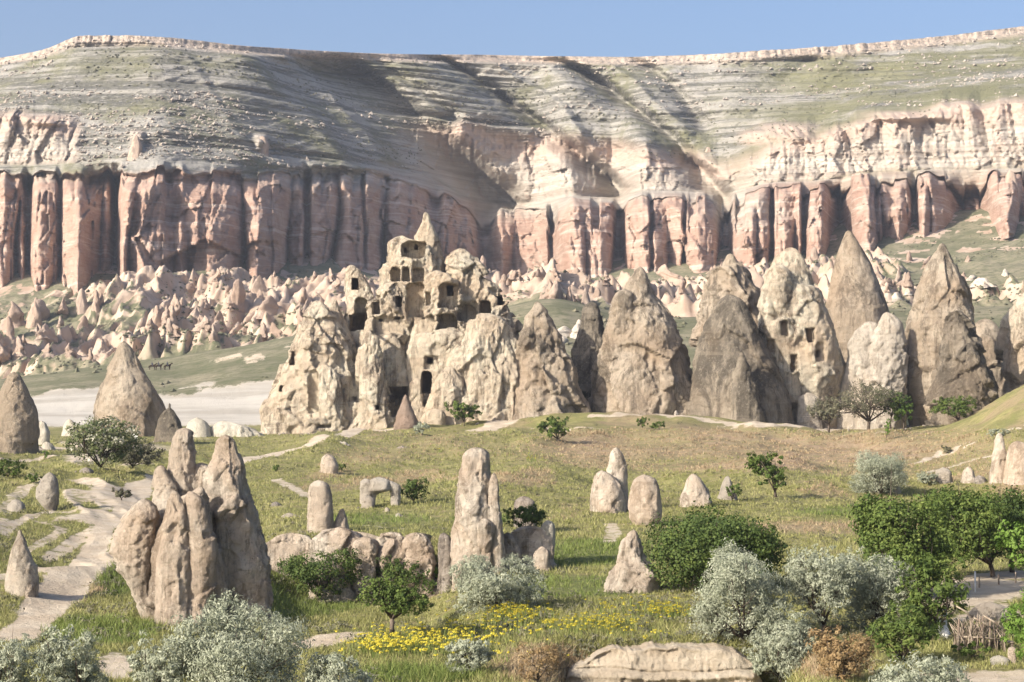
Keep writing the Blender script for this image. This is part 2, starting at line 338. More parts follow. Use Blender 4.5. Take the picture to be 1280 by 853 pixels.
    whc = m.mix(m.ramp(m.noise(.12, 7, .7, (1, 1, .4)), .5, .7, 0, .6), whc, (.46, .33, .26))
    whc = m.mix(m.ramp(m.attr('vband'), 2.55, 2.95, 0, .65), whc, (.50, .36, .28))
    rock = m.mix(m.attr('redness'), whc, redc)
    rock = m.mix(m.ramp(m.attr('vband'), 4.7, 5.0), rock, m.mix(m.ramp(m.noise(.4, 5, .7), .4, .65), (.50, .40, .32), (.25, .22, .19)))
    s2 = m.noise(.30, 7, .72, (.03, .03, 1), .15)
    soil = m.mix(m.ramp(s2, .44, .55), (.135, .13, .11), (.33, .31, .275))
    soil = m.mix(m.ramp(m.noise(.9, 5, .7, (.25, .25, 1)), .52, .68, 0, .75), soil, (.44, .41, .37))
    veg = m.ramp(m.noise(.022, 6, .62, (1, 1, 1.5)), .46, .66)
    vegr = m.math('MULTIPLY', veg, m.ramp(m.noise(.25, 6, .7, (.5, .5, 1)), .3, .56, .25, 1))
    slopec = m.mix(m.math('MULTIPLY', vegr, .95), soil, (.17, .165, .095))
    slopec = m.mix(m.ramp(m.noise(.5, 6, .8, (.5, .5, 1)), .53, .64, 0, .6), slopec, (.13, .13, .075))
    slopec = m.mix(m.math('MULTIPLY', m.attr('right'), m.ramp(m.noise(.03, 7, .7, (.6, 1, 1.6)), .40, .52, 0, .8)), slopec, (.17, .165, .085))
    m.col(m.mix(m.attr('rock'), slopec, rock))
    h = m.math('ADD', m.noise(.35, 10, .72, (1, 1, 1.2)), m.math('MULTIPLY', m.noise(1.0, 4, .6, (.06, .06, 1)), .5))
    m.bump(h, 1.0, 1.6)
    o = link('mesa', me, m.m); tag(o, 'long table mountain with red fluted cliffs, white upper cliffs and banded slope', kind='structure')
    # stones on the slope
    return X, DD, Z, PX, PYf, V2, slope
mesaX, mesaY, mesaZ, mesaPX, mesaPY, mesaV, mesaSlope = build_mesa()

# ================================================================= GROUND
GY = np.array([40, 66, 74, 79.0, 80.4, 85, 90, 97, 104, 111, 113, 118, 130, 160, 200, 230, 260, 290, 312, 325, 345, 380, 440, 490, 540, 590, 660, 760, 860, 960, 1080.])
cliffD = lambda p: np.interp(p, MT[:, 0], MT[:, 2]); cliffP = lambda p: np.interp(p, MT[:, 0], MT[:, 1])
GP = np.array([-200, -60, 0, 60, 120, 200, 280, 325, 345, 400, 480, 540, 560, 620, 690, 720, 800, 880, 960, 1010, 1060, 1120, 1200, 1240, 1280, 1340, 1500.])
GZ = np.zeros((len(GP), len(GY)))
for a, p in enumerate(GP):
    crest540 = 12+(446-np.interp(p, [-200, 0, 100, 200, 300, 370, 500, 640, 690, 740, 800, 950, 1110, 1280, 1500], [485, 470, 453, 441, 425, 411, 392, 375, 361, 372, 388, 384, 378, 372, 350]))*540/F
    zb = 12+(446-cliffP(p))*cliffD(p)/F
    front = np.interp(p, [0, 350, 480, 640, 800, 930, 1100, 1190, 1240, 1280, 1340, 1500], [-.6, -.4, .2, 1.9, 2.3, .9, -.2, .9, 4.2, 7.6, 11, 15])
    for b, y in enumerate(GY):
        z = np.interp(y, [40, 66, 200, 230, 260, 290, 312, 325, 345, 380, 440, 490, 540, 590, 660, cliffD(p)-60, cliffD(p)-12, cliffD(p)+100],
                      [0, 0, .1, .2+front*.22, .25+front*.5, front*.85, front, front*.96, front-1.5, front*.4+.2, crest540*.36+1.2, crest540*.72, crest540, crest540-6, crest540*.8+zb*.2-4, zb-13, zb+4, zb+22])
        if p >= 1190:                         # hill at the right edge starts nearer
            k = np.interp(p, [1190, 1280, 1500], [0, 1, 1.8]); z += k*np.interp(y, [110, 160, 200, 230, 260, 290, 312], [0, .6, 1.4, 2.2, 2.2, 1.0, 0])
        # hollow below the scarp
        if 325 < p < 620 and 88 <= y <= 111: z -= (2.0 if 400 <= p <= 540 else 1.3)*np.interp(y, [85, 90, 97, 110], [0, .75, 1, 1])
        if p <= 620: z += np.interp(p, [200, 320, 345, 560, 620], [0, .5, 1, 1, .5])*np.interp(y, [112.9, 113, 130, 200], [0, 1.3, .9, 0])
        if 700 < p < 1005: z -= {40: 5, 66: 4, 74: 3.2, 79.0: 2.6}.get(y, 0)
        if p <= 280: z += np.interp(p, [-200, 0, 200, 280], [3.4, 1.9, .6, 0])*np.interp(y, [85, 118, 160, 230, 300], [0, .7, 1, .5, 0])
        GZ[a, b] = z
ggp = np.arange(-200, 1501, 4.0); ggy = np.exp(np.linspace(math.log(40), math.log(1080), 460))
_t = np.stack([np.interp(ggp, GP, GZ[:, b]) for b in range(len(GY))], 1)
_g = np.stack([np.interp(ggy, GY, _t[a]) for a in range(len(ggp))], 0)
def gsm(a, ax, n):
    k = np.hanning(2*n+3)[1:-1]; k /= k.sum(); a = np.moveaxis(a, ax, -1); sh = a.shape
    a = np.pad(a, [(0, 0)]*(a.ndim-1)+[(n, n)], mode='edge'); a = np.apply_along_axis(lambda r: np.convolve(r, k, 'valid'), -1, a)
    return np.moveaxis(a, -1, ax)
_g = gsm(gsm(_g, 0, 8), 1, 2)
_far = gsm(_g, 1, 12); _wf = sstep(math.log(130), math.log(200), np.log(ggy))[None]; _g = _g*(1-_wf)+_far*_wf
def H0(X, Y):
    X = np.asarray(X, float); Y = np.asarray(Y, float)
    p = np.clip((X/Y*F+640+200)/4.0, 0, len(ggp)-1.001); l = np.clip((np.log(np.maximum(Y, 40))-math.log(40))/(math.log(1080)-math.log(40))*459, 0, 458.999)
    i = p.astype(int); j = l.astype(int); a = p-i; b = l-j
    return _g[i, j]*(1-a)*(1-b)+_g[i+1, j]*a*(1-b)+_g[i, j+1]*(1-a)*b+_g[i+1, j+1]*a*b
def Hn(X, Y):
    X = np.asarray(X, float); Y = np.asarray(Y, float); z = 0*X
    px = X/np.maximum(Y, 1)*F+640
    n1 = fbm(P3(X*.07, Y*.07, z), 4, 101); n2 = fbm(P3(X*.35, Y*.35, z), 4, 102)
    mid = sstep(118, 190, Y)*(1-sstep(300, 322, Y))
    h = .28*n1*sstep(60, 100, Y)+.10*n2
    h = h+mid*(2.3*np.clip(fbm(P3(X*.075+3, Y*.045, z), 3, 103), -.25, 1)+.25*n2)*sstep(330, 420, px)
    left = (1-sstep(230, 330, px))*sstep(85, 100, Y)*(1-sstep(230, 300, Y))
    h = h+left*(.75*fbm(P3((X+Y*.35)*.16, (Y-X)*.045, z), 3, 104, ridged=True))
    far = sstep(360, 460, Y)
    h = h+far*(2.6*fbm(P3(X*.02, Y*.02, z), 4, 105))*(1-sstep(495, 530, Y)*(1-sstep(540, 575, Y))*.7)
    bad = badmask(px, Y)
    r1, r2, rid, _ = worley(P3(X/13.0+fbm(P3(X*.05, Y*.05, z), 2, 106)*.5, Y/19.0, z), 7)
    rg = fbm(P3(X*.055+.6*vn(P3(X*.03, Y*.03, z), 3), Y*.022, z), 2, 108, ridged=True); rf = fbm(P3(X*.17+.5*vn(P3(X*.1, Y*.06, z), 4), Y*.05, z), 3, 107, ridged=True)
    pc, ph = cells1((X+7*vn(P3(X*.05, Y*.035, z), 12)+2.5*vn(P3(X*.15, Y*.1, z), 13))/7.5, 77); env = np.clip(.55+1.1*fbm(P3(X*.035, Y*.045, z), 3, 109), 0, 1.2)
    h = h+bad*env*5.2*(pc**1.5-.5)*(.5+ph)
    h = h+bad*(3*np.clip(.75-r1, -.2, .6)*(.6+rid)+7.5*np.clip(rg, -.4, 1)+4.4*rf)
    return h
def badmask(px, Y):
    b = sstep(556, 585, Y)*(1-sstep(770, 850, Y))
    return b*(1-.92*sstep(1090, 1150, px)*sstep(610, 680, Y))*(1-.8*(1-sstep(30, 190, px))*sstep(640, 700, Y))
def H(X, Y): return H0(X, Y)+Hn(X, Y)
def hit(px, py, ymin=45, ymax=900):
    """first point of the ground that the viewing ray through the pixel meets"""
    ys = np.exp(np.linspace(math.log(ymin), math.log(ymax), 1500)); X = (px-640)/F*ys; zr = CH-(py-YH)/F*ys
    g = H(X, ys); k = np.argmax(g >= zr)
    if not (g >= zr).any(): k = len(ys)-1
    return float(X[k]), float(ys[k]), float(g[k])

PATHS = [  # (width m, strength, [(px,py)...])  foot paths of bare tuff
 (1.2, .95, [(20, 800), (55, 755), (95, 708), (130, 660), (158, 635), (140, 612), (100, 600)]),
 (1.7, 1, [(150, 625), (180, 604), (215, 594), (300, 578), (345, 567), (390, 556), (430, 545), (470, 538), (510, 534)]),
 (1.2, .85, [(20, 800), (38, 780), (100, 720), (150, 690)]),
 (1.2, .9, [(0, 574), (60, 571), (120, 568)]), (1.2, .8, [(245, 549), (300, 548), (330, 549)]),
 (3.2, 1, [(600, 538), (628, 529), (652, 520)]), (1.0, .8, [(600, 536), (700, 541), (760, 540)]),
 (2.4, .95, [(745, 521), (800, 518), (850, 521), (900, 527), (960, 533), (1060, 536)]), (.8, .5, [(900, 534), (1000, 538), (1100, 541)]),
 (.8, .8, [(1140, 580), (1175, 566), (1215, 555), (1250, 545), (1285, 532)]), (.7, .8, [(1160, 590), (1200, 580), (1240, 570)]), (.5, .7, [(1150, 574), (1190, 562), (1215, 552)]),
 (.8, .7, [(345, 600), (370, 612), (385, 622)]), (.7, .6, [(762, 655), (768, 668), (760, 678)]), (.5, .5, [(455, 657), (510, 662)]),
 (.7, .7, [(0, 668), (25, 652), (60, 640), (90, 640)]), (.9, .7, [(60, 700), (100, 672), (135, 655)]), (.6, .6, [(40, 650), (80, 662), (20, 690)]),
 (.8, .6, [(0, 640), (30, 610), (45, 605)]), (1.3, .85, [(380, 808), (410, 800), (440, 794)]),
 (3.0, .9, [(1195, 752), (1235, 738), (1290, 735)]), (2.0, .9, [(1190, 735), (1240, 722), (1290, 716)]), (1.6, .8, [(1225, 775), (1250, 766), (1280, 770)]), (2.2, .8, [(1195, 850), (1240, 858), (1290, 850)])]
def build_ground():
    rows = [CH*F/(r-YH) for r in np.arange(905, 522, -1.0)]
    Yr = np.array([40, 48, 56]+[y for y in rows if y > 60]); Yr = np.concatenate([Yr, np.linspace(Yr[-1]+4, 556, 46), np.linspace(557.2, 840, 236), np.linspace(844, 985, 26)])
    px = np.concatenate([np.linspace(-900, -160, 30), np.linspace(-150, 1430, 760), np.linspace(1440, 2180, 30)]); nu, nv = len(px), len(Yr)
    Y = np.broadcast_to(Yr[:, None], (nv, nu)).copy(); X = (px[None]-640)/F*Y
    PX = np.broadcast_to(px, X.shape)
    # stretch the first row under the camera sideways so the sheet carries on
    Z = H(X, Y)
    V = np.stack([X, Y, Z], -1)
    # skirt far to the sides and behind the camera
    me = mesh_np('ground', V.reshape(-1, 3), gridq(nu, nv))
    PYg = YH+(CH-Z)/Y*F
    path = np.zeros_like(X)
    wn_ = fbm(P3(X*.3, Y*.3, 0*X), 3, 201)
    for w, st, pts in PATHS:
        W_ = [hit(a, min(b, 880)) for a, b in pts]
        for (x0, y0, _), (x1, y1, _) in zip(W_[:-1], W_[1:]):
            if abs(y1-y0) > 60: continue
            dx, dy = x1-x0, y1-y0; L = dx*dx+dy*dy+1e-6
            t = np.clip(((X-x0)*dx+(Y-y0)*dy)/L, 0, 1); d = np.hypot(X-x0-t*dx, Y-y0-t*dy)+wn_*w*.35
            path = np.maximum(path, st*(1-sstep(w*.55, w*.95, d)))
    n1 = fbm(P3(X*.05, Y*.03, 0*X), 4, 202); n2 = fbm(P3(X*.11, Y*.06, 0*X+5), 4, 203)
    def blob(cx, cy, rx, ry, soft=.5): return 1-sstep(1-soft, 1+soft, np.sqrt(((PX-cx)/rx)**2+((PYg-cy)/ry)**2)+n1*.5)
    # bare pale tuff
    bare = path.copy()
    lz = (1-sstep(150, 300, PX))*sstep(88, 100, Y)*(1-sstep(235, 262, Y))
    rl = fbm(P3((X+Y*.35)*.16, (Y-X)*.045, 0*X), 3, 104, ridged=True)
    bare = np.maximum(bare, lz*sstep(.45, .8, rl+n1*.6)*.8)
    Yn = Y+26*n2+14*n1; band = sstep(352, 366, Y)*(1-sstep(424, 436, Yn))*(1-sstep(345, 400, PX)); bare = np.maximum(bare, band*.98)
    bare = np.maximum(bare, sstep(446, 470, Y)*(1-sstep(480, 500, Y))*sstep(.05, .25, n2)*(1-sstep(395, 420, PX))*.9*sstep(230, 300, PX))
    bare = np.maximum(bare, blob(828, 842, 108, 20, .2)*(Y < 78.2))
    bare = np.maximum(bare, .7*blob(1240, 735, 60, 22)); bare = np.maximum(bare, .8*blob(1240, 765, 34, 14)); bare = np.maximum(bare, .75*blob(1240, 850, 70, 12)); bare = np.maximum(bare, .8*blob(145, 835, 34, 22, .4))
    # reddish dry grass
    dry = np.maximum.reduce([.95*blob(950, 560, 330, 26), .6*blob(1150, 570, 120, 22), .7*blob(640, 640, 90, 16)*(n2 > -.1), .8*blob(1040, 660, 130, 10), .6*blob(120, 750, 60, 26)*(n2 > 0), .9*blob(680, 835, 60, 26), .5*blob(470, 570, 60, 12), .35*blob(640, 560, 220, 20), 1.0*blob(1030, 830, 60, 20)])
    dry = np.clip(dry*(.65+.9*n2+.35), 0, 1)
    dry = np.maximum(dry, .7*sstep(.1, .4, n2)*sstep(140, 170, Y)*(1-sstep(300, 320, Y))*sstep(330, 420, PX))
    lush = np.maximum.reduce([blob(730, 690, 90, 16), blob(350, 745, 100, 26), .9*blob(720, 735, 90, 12), blob(110, 790, 90, 20), blob(520, 845, 90, 12), .7*blob(600, 650, 60, 10), .9*blob(1100, 640, 120, 8), .8*blob(150, 720, 50, 28), .7*blob(480, 650, 90, 10)])
    lush = np.maximum(lush*(1-dry*.5), .8*sstep(370, 400, Y)*(1-sstep(560, 600, Y))*sstep(-.3, .2, n1+.2))
    bad = badmask(PX, Y); pink = bad*sstep(-.25, .1, fbm(P3(X*.03, Y*.02, 0*X), 4, 205)+np.interp(PX, [0, 180, 300, 430, 700, 1000, 1280], [-.4, -.3, .2, .3, .5, .2, -.1])*0.7)
    tal = sstep(740, 830, Y)
    pink = np.maximum(pink, tal*sstep(.12, .3, n2)*.85)
    for nme, a in (('bare', bare), ('dry', dry), ('lush', lush), ('pink', pink), ('badl', badmask(PX, Y)), ('grey', band), ('far', sstep(340, 430, Y))): fattr(me, nme, a)
    m = NT('ground'); tc = m.t.nodes.new('ShaderNodeTexCoord'); m.co = tc.outputs['Object']
    br = m.noise(.9, 6, .7); fine = m.noise(5, 5, .7); big = m.noise(.12, 5, .6)
    g = m.mix(m.ramp(big, .38, .62), (.17, .17, .058), (.27, .245, .10))
    g = m.mix(m.ramp(br, .42, .62), g, (.15, .145, .055))
    g = m.mix(m.ramp(fine, .5, .72, 0, .65), g, (.33, .285, .15))
    g = m.mix(m.ramp(m.noise(.33, 5, .7, (1, 2.2, 1)), .52, .66, 0, .55), g, (.30, .22, .13))
    lushf = m.math('MULTIPLY', m.attr('lush'), m.ramp(br, .3, .6, .55, 1))
    g = m.mix(lushf, g, m.mix(m.ramp(fine, .4, .65), (.10, .125, .038), (.165, .175, .065)))
    dryc = m.mix(m.ramp(fine, .4, .65), (.27, .19, .12), (.37, .285, .185))
    dryc = m.mix(m.ramp(m.noise(.7, 5, .7), .5, .68, 0, .7), dryc, (.20, .11, .085))
    g = m.mix(m.math('MULTIPLY', m.attr('dry'), m.ramp(m.noise(.5, 6, .7), .30, .56, .3, .95)), g, dryc)
    g = m.mix(m.ramp(m.noise(1.7, 4, .6), .63, .7, 0, .6), g, (.09, .10, .04))
    farg = m.mix(m.ramp(m.noise(.05, 6, .65), .4, .6), (.135, .132, .078), (.225, .20, .135))
    farg = m.mix(m.ramp(m.noise(.35, 7, .8), .46, .60, 0, .8), farg, (.09, .10, .05))
    g = m.mix(m.attr('far'), g, farg)
    pk = m.mix(m.ramp(m.noise(.08, 6, .65), .4, .62), (.36, .265, .195), (.46, .365, .285))
    g = m.mix(m.ramp(m.math('ADD', m.attr('pink'), m.math('MULTIPLY', m.math('SUBTRACT', m.noise(.12, 7, .75), .5), 3.0)), .45, .65), g, pk)
    gm = m.t.nodes.new('ShaderNodeNewGeometry'); sx = m.t.nodes.new('ShaderNodeSeparateXYZ'); m.t.links.new(gm.outputs['Normal'], sx.inputs[0])
    stp = m.math('MULTIPLY', m.ramp(m.math('ADD', sx.outputs[2], m.math('MULTIPLY', m.noise(.3, 6, .7), .25)), .98, .84), m.attr('badl')); g = m.mix(stp, g, pk)
    soil = m.mix(m.ramp(m.noise(.5, 7, .7), .38, .64), (.43, .35, .26), (.55, .47, .36))
    soil = m.mix(m.ramp(m.noise(4, 5, .7), .5, .7, 0, .5), soil, (.38, .31, .23))
    soil = m.mix(m.attr('grey'), soil, m.mix(m.ramp(m.noise(.1, 5, .6, (.3, 1, 1)), .4, .6), (.37, .335, .28), (.47, .435, .375)))
    bf = m.ramp(m.math('ADD', m.attr('bare'), m.math('MULTIPLY', m.math('SUBTRACT', m.noise(1.1, 8, .8), .5), 2.6)), .40, .66)
    g = m.mix(bf, g, soil)
    m.col(g); m.bump(m.math('ADD', m.noise(2.2, 9, .75), m.math('MULTIPLY', m.noise(.3, 4, .6), 1.0)), .9, .22)
    o = link('ground', me, m.m); tag(o, 'rolling valley floor of olive and reddish dry grass with bare tuff paths', kind='structure')
    return [q[:, 30:-30] for q in (X, Y, Z, PX, PYg, bare, dry, lush)]
gX, gY, gZ, gPX, gPY, gBare, gDry, gLush = build_ground()
# the land to the sides, behind the camera and beyond the mesa
def build_land():
    xs = np.array([-1490, -1200, -700, 700, 1200, 1490.]); ys = np.array([-390, -200, 0, 44, 600, 1200, 3000, 4190.])
    X, Y = np.meshgrid(xs, ys); Z = np.full(X.shape, -7.0); Z[:, :] += 0
    V = np.stack([X, Y, Z], -1).reshape(-1, 3)
    me = mesh_np('plain', V, gridq(len(xs), len(ys))); tag(link('plain', me, bpy.data.materials['ground']), 'flat dry plain', kind='structure')
build_land()

# ================================================================= ROCKS
def lathe(rows, Y, res, dr=.9, dmax=None, amp=1.0, seed=0, yoff=0, sharp=2.2, zig=1.0, back=None, facet=.5, flute=.5, bottom=1.0, lean=0):
    """one lobe: rows of (row, left px, right px) seen at distance Y, turned into a closed lumpy body in metres"""
    r = np.array(sorted(rows), float); sc = Y/F
    z = CH-(r[:, 0]-YH)*sc; cx = ((r[:, 1]+r[:, 2])/2-640)*sc; w = np.maximum((r[:, 2]-r[:, 1])/2*sc, .05)
    z = np.append(z, z[-1]-bottom); cx = np.append(cx, cx[-1]); w = np.append(w, w[-1]*1.02)
    L = z[0]-z[-1]; nz = max(10, int(L/res)); tt = np.linspace(0, 1, nz+1)
    # denser near the top
    zz = z[0]-L*tt; zr, cr, wr = z[::-1], cx[::-1], w[::-1]
    def si(q, a):
        d = L*.018; return (np.interp(q, zr, a)*2+np.interp(q-d, zr, a)+np.interp(q+d, zr, a))/4
    C, Wd = si(zz, cr), si(zz, wr)
    topf = np.clip(tt*L/(w[0]*1.2+.01), 0, 1); Wd = Wd*np.where(tt*L < w[0]*1.2, np.sqrt(1-(1-topf)**2)*.999+.001, 1)
    nt = int(max(14, 2*pi*Wd.max()*.9/res)); th = np.linspace(0, 2*pi, nt, endpoint=False)
    D = Wd*dr
    if dmax: D = dmax*np.tanh(D/dmax)
    ex = 2/sharp
    cs = np.sign(np.cos(th))*np.abs(np.cos(th))**ex; sn = np.sign(np.sin(th))*np.abs(np.sin(th))**ex
    X = C[:, None]+Wd[:, None]*cs; Yy = Y+yoff-D[:, None]*sn + 0*X; Z = zz[:, None]+0*X
    S = max(Wd.max()*2, L*.5); s = seed*13.7
    nx, ny = np.cos(th)[None]+0*X, -np.sin(th)[None]+0*X
    P = P3(X, Yy, Z); n = 0
    big = fbm(P*(2.2/S)+s, 3, seed); mid = fbm(P*np.array([6/S, 6/S, 3.5/S])+s, 4, seed+3)
    fl = fbm(P*np.array([9/S, 9/S, 1.6/S])+s, 3, seed+5, ridged=True)
    f1, f2, fid, ft = worley((P+fbm(P*(5/S), 2, seed)[..., None]*S*.05)*np.array([5.5/S, 5.5/S, 3.6/S])+s, seed)
    g1_, g2_, gid, gt = worley(P*np.array([2.7/S, 2.7/S, 1.9/S])+s+5, seed+9)
    q1, q2, qid, qt = worley(P*(15/S)+s, seed+2)
    fine = fbm(P*(24/S)+s, 4, seed+6); pit = vn(P*(11/S)+s, seed+7)
    crack = -np.exp(-((f2-f1)/.06)**2)
    amp = amp*.75+.28 if S < 16 else amp
    n = S*amp*(.22*facet*gt+.042*big+.013*mid*zig+.014*flute*fl+facet*(.10*ft+.014*(fid-.5)+.006*crack+.045*qt+.004*(qid-.5))+.011*fine-.012*np.clip(pit-.35, 0, 1))
    edge = np.minimum(1, Wd/(S*.10))[:, None]*(.35+.65*np.minimum(1, (Wd/(S*.25))))[:, None]
    n = n*edge
    X = X+nx*n+lean*0; Yy = Yy+ny*n; Z = Z+.25*S*.03*mid*edge*amp
    V = np.stack([X, Yy, Z], -1).reshape(-1, 3); Q = gridq(nt, nz+1, True)
    top = len(V); V = np.vstack([V, [[C[0], Y+yoff, z[0]+.0]]])
    a = np.arange(nt); Q = np.vstack([Q, np.stack([a, np.roll(a, -1), np.full(nt, top), np.full(nt, top)], -1)])
    return V, Q
def tri_fix(me): return me
def join(parts):
    Vs, Qs, o = [], [], 0
    for V, Q in parts: Vs.append(V); Qs.append(Q+o); o += len(V)
    return np.vstack(Vs), np.vstack(Qs)
def quads_mesh(name, V, Q, smooth=True):
    # quads whose last two indices agree are triangles
    tri = Q[:, 2] == Q[:, 3]
    me = bpy.data.meshes.new(name); q = Q[~tri]; t = Q[tri][:, :3]
    loops = np.concatenate([q.ravel(), t.ravel()]).astype(np.int32); n = len(q)+len(t)
    tot = np.concatenate([np.full(len(q), 4), np.full(len(t), 3)]).astype(np.int32); st = np.concatenate([[0], np.cumsum(tot)[:-1]]).astype(np.int32)
    me.vertices.add(len(V)); me.vertices.foreach_set('co', np.ascontiguousarray(V, np.float32).ravel())
    me.loops.add(len(loops)); me.loops.foreach_set('vertex_index', loops)
    me.polygons.add(n); me.polygons.foreach_set('loop_start', st); me.polygons.foreach_set('loop_total', tot); me.polygons.foreach_set('use_smooth', np.full(n, smooth))
    me.update(calc_edges=True); me.validate(); return me
RS = [100]
def rock(name, lobes, base, label, cat='rock', mat='tuff', res=None, Y=None, group=None, niches=(), **kw):
    """lobes: list of rows or (rows, dict).  base: pixel where it meets the ground."""
    if Y is None:
        hx, hy, hz = hit(*base); Y = hy
        allr = np.concatenate([np.array(l[0] if isinstance(l, tuple) else l, float) for l in lobes]); Y += (allr[:, 2]-allr[:, 1]).max()/2*Y/F*kw.get('dr', .9)*.75
    if res is None: res = Y/F*1.9
    parts = []
    for l in lobes:
        rows, k = l if isinstance(l, tuple) else (l, {})
        RS[0] += 1; kk = dict(kw); kk.update(k); kk.setdefault('seed', RS[0])
        parts.append(lathe(rows, Y, kk.pop('res', res), **kk))
    V, Q = join(parts)
    o0 = np.array([(base[0]-640)/F*Y, Y, H((base[0]-640)/F*Y, Y)])
    root = None; sc = Y/F
    info = []
    for nn in niches:
        (a, b, c, d, dep, arch) = nn[:6]; x0, x1 = (a-640)*sc, (c-640)*sc; z1, z0 = CH-(b-YH)*sc, CH-(d-YH)*sc
        m = (V[:, 0] > x0) & (V[:, 0] < x1) & (V[:, 2] > z0) & (V[:, 2] < z1)
        if not m.any(): continue
        # front surface: mean over a coarse raster of the frontmost vertices
        fr = []
        for ii in range(4):
            for jj in range(4):
                mm = m & (V[:, 0] >= x0+(x1-x0)*ii/4) & (V[:, 0] <= x0+(x1-x0)*(ii+1)/4) & (V[:, 2] >= z0+(z1-z0)*jj/4) & (V[:, 2] <= z0+(z1-z0)*(jj+1)/4)
                if mm.any(): fr.append(V[mm, 1].min())
        yf = float(np.median(fr)); yp = yf+dep
        def inside(X, Z, x0=x0, x1=x1, z0=z0, z1=z1, arch=arch):
            w = (x1-x0)/2; xc = (x0+x1)/2; r = w*arch; zt = z1-r
            e = .30 if w > 1.2 else .06
            Zq = Z+e*vn(P3(X*.9, 0*X, Z*.9+3), 5)*(w > 1.2); X = X+e*vn(P3(X*.8, 0*X+4, Z*.8), 6); Z = Zq
            u = np.abs(X-xc)/w
            topz = zt+r*np.sqrt(np.clip(1-u*u, 0, 1)) if arch > 0 else z1+0*X
            return (u < 1) & (Z > z0) & (Z < topz)
        info.append((inside, yp, x0, x1, z0, z1, yf, dep, arch, nn[6] if len(nn) > 6 else None))
    off = 0
    info.sort(key=lambda t: t[1])
    for k, (v, q) in enumerate(parts):
        sl_ = slice(off, off+len(v)); off += len(v)
        for (inside, yp, *_r) in info:
            m = inside(V[sl_, 0], V[sl_, 2]) & (V[sl_, 1] < yp)
            vv = V[sl_]; vv[m, 1] = yp+.012*k+.03*vn(vv[m]*1.5, 3); V[sl_] = vv
    o = link(name, quads_mesh(name, V-o0, Q), M[mat], loc=o0)
    tag(o, label, cat, group)
    for (inside, yp, x0, x1, z0, z1, yf, dep, arch, kind) in info:
        if kind: lining(o, o0, x0, x1, z0, z1, yf, yp, arch, kind)
    return o
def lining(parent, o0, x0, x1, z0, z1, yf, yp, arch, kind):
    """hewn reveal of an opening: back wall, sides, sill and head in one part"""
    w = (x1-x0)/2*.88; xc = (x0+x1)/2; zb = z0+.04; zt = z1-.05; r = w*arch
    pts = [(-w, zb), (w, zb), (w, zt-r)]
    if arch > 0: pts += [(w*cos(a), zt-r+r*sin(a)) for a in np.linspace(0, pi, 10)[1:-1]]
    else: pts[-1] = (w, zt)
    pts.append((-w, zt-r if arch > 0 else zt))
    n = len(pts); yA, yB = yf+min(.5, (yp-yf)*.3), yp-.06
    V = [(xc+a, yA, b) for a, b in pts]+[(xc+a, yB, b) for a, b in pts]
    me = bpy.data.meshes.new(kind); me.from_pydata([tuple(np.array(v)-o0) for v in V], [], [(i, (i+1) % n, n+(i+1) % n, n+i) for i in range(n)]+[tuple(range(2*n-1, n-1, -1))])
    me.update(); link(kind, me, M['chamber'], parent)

exec_rocks = True
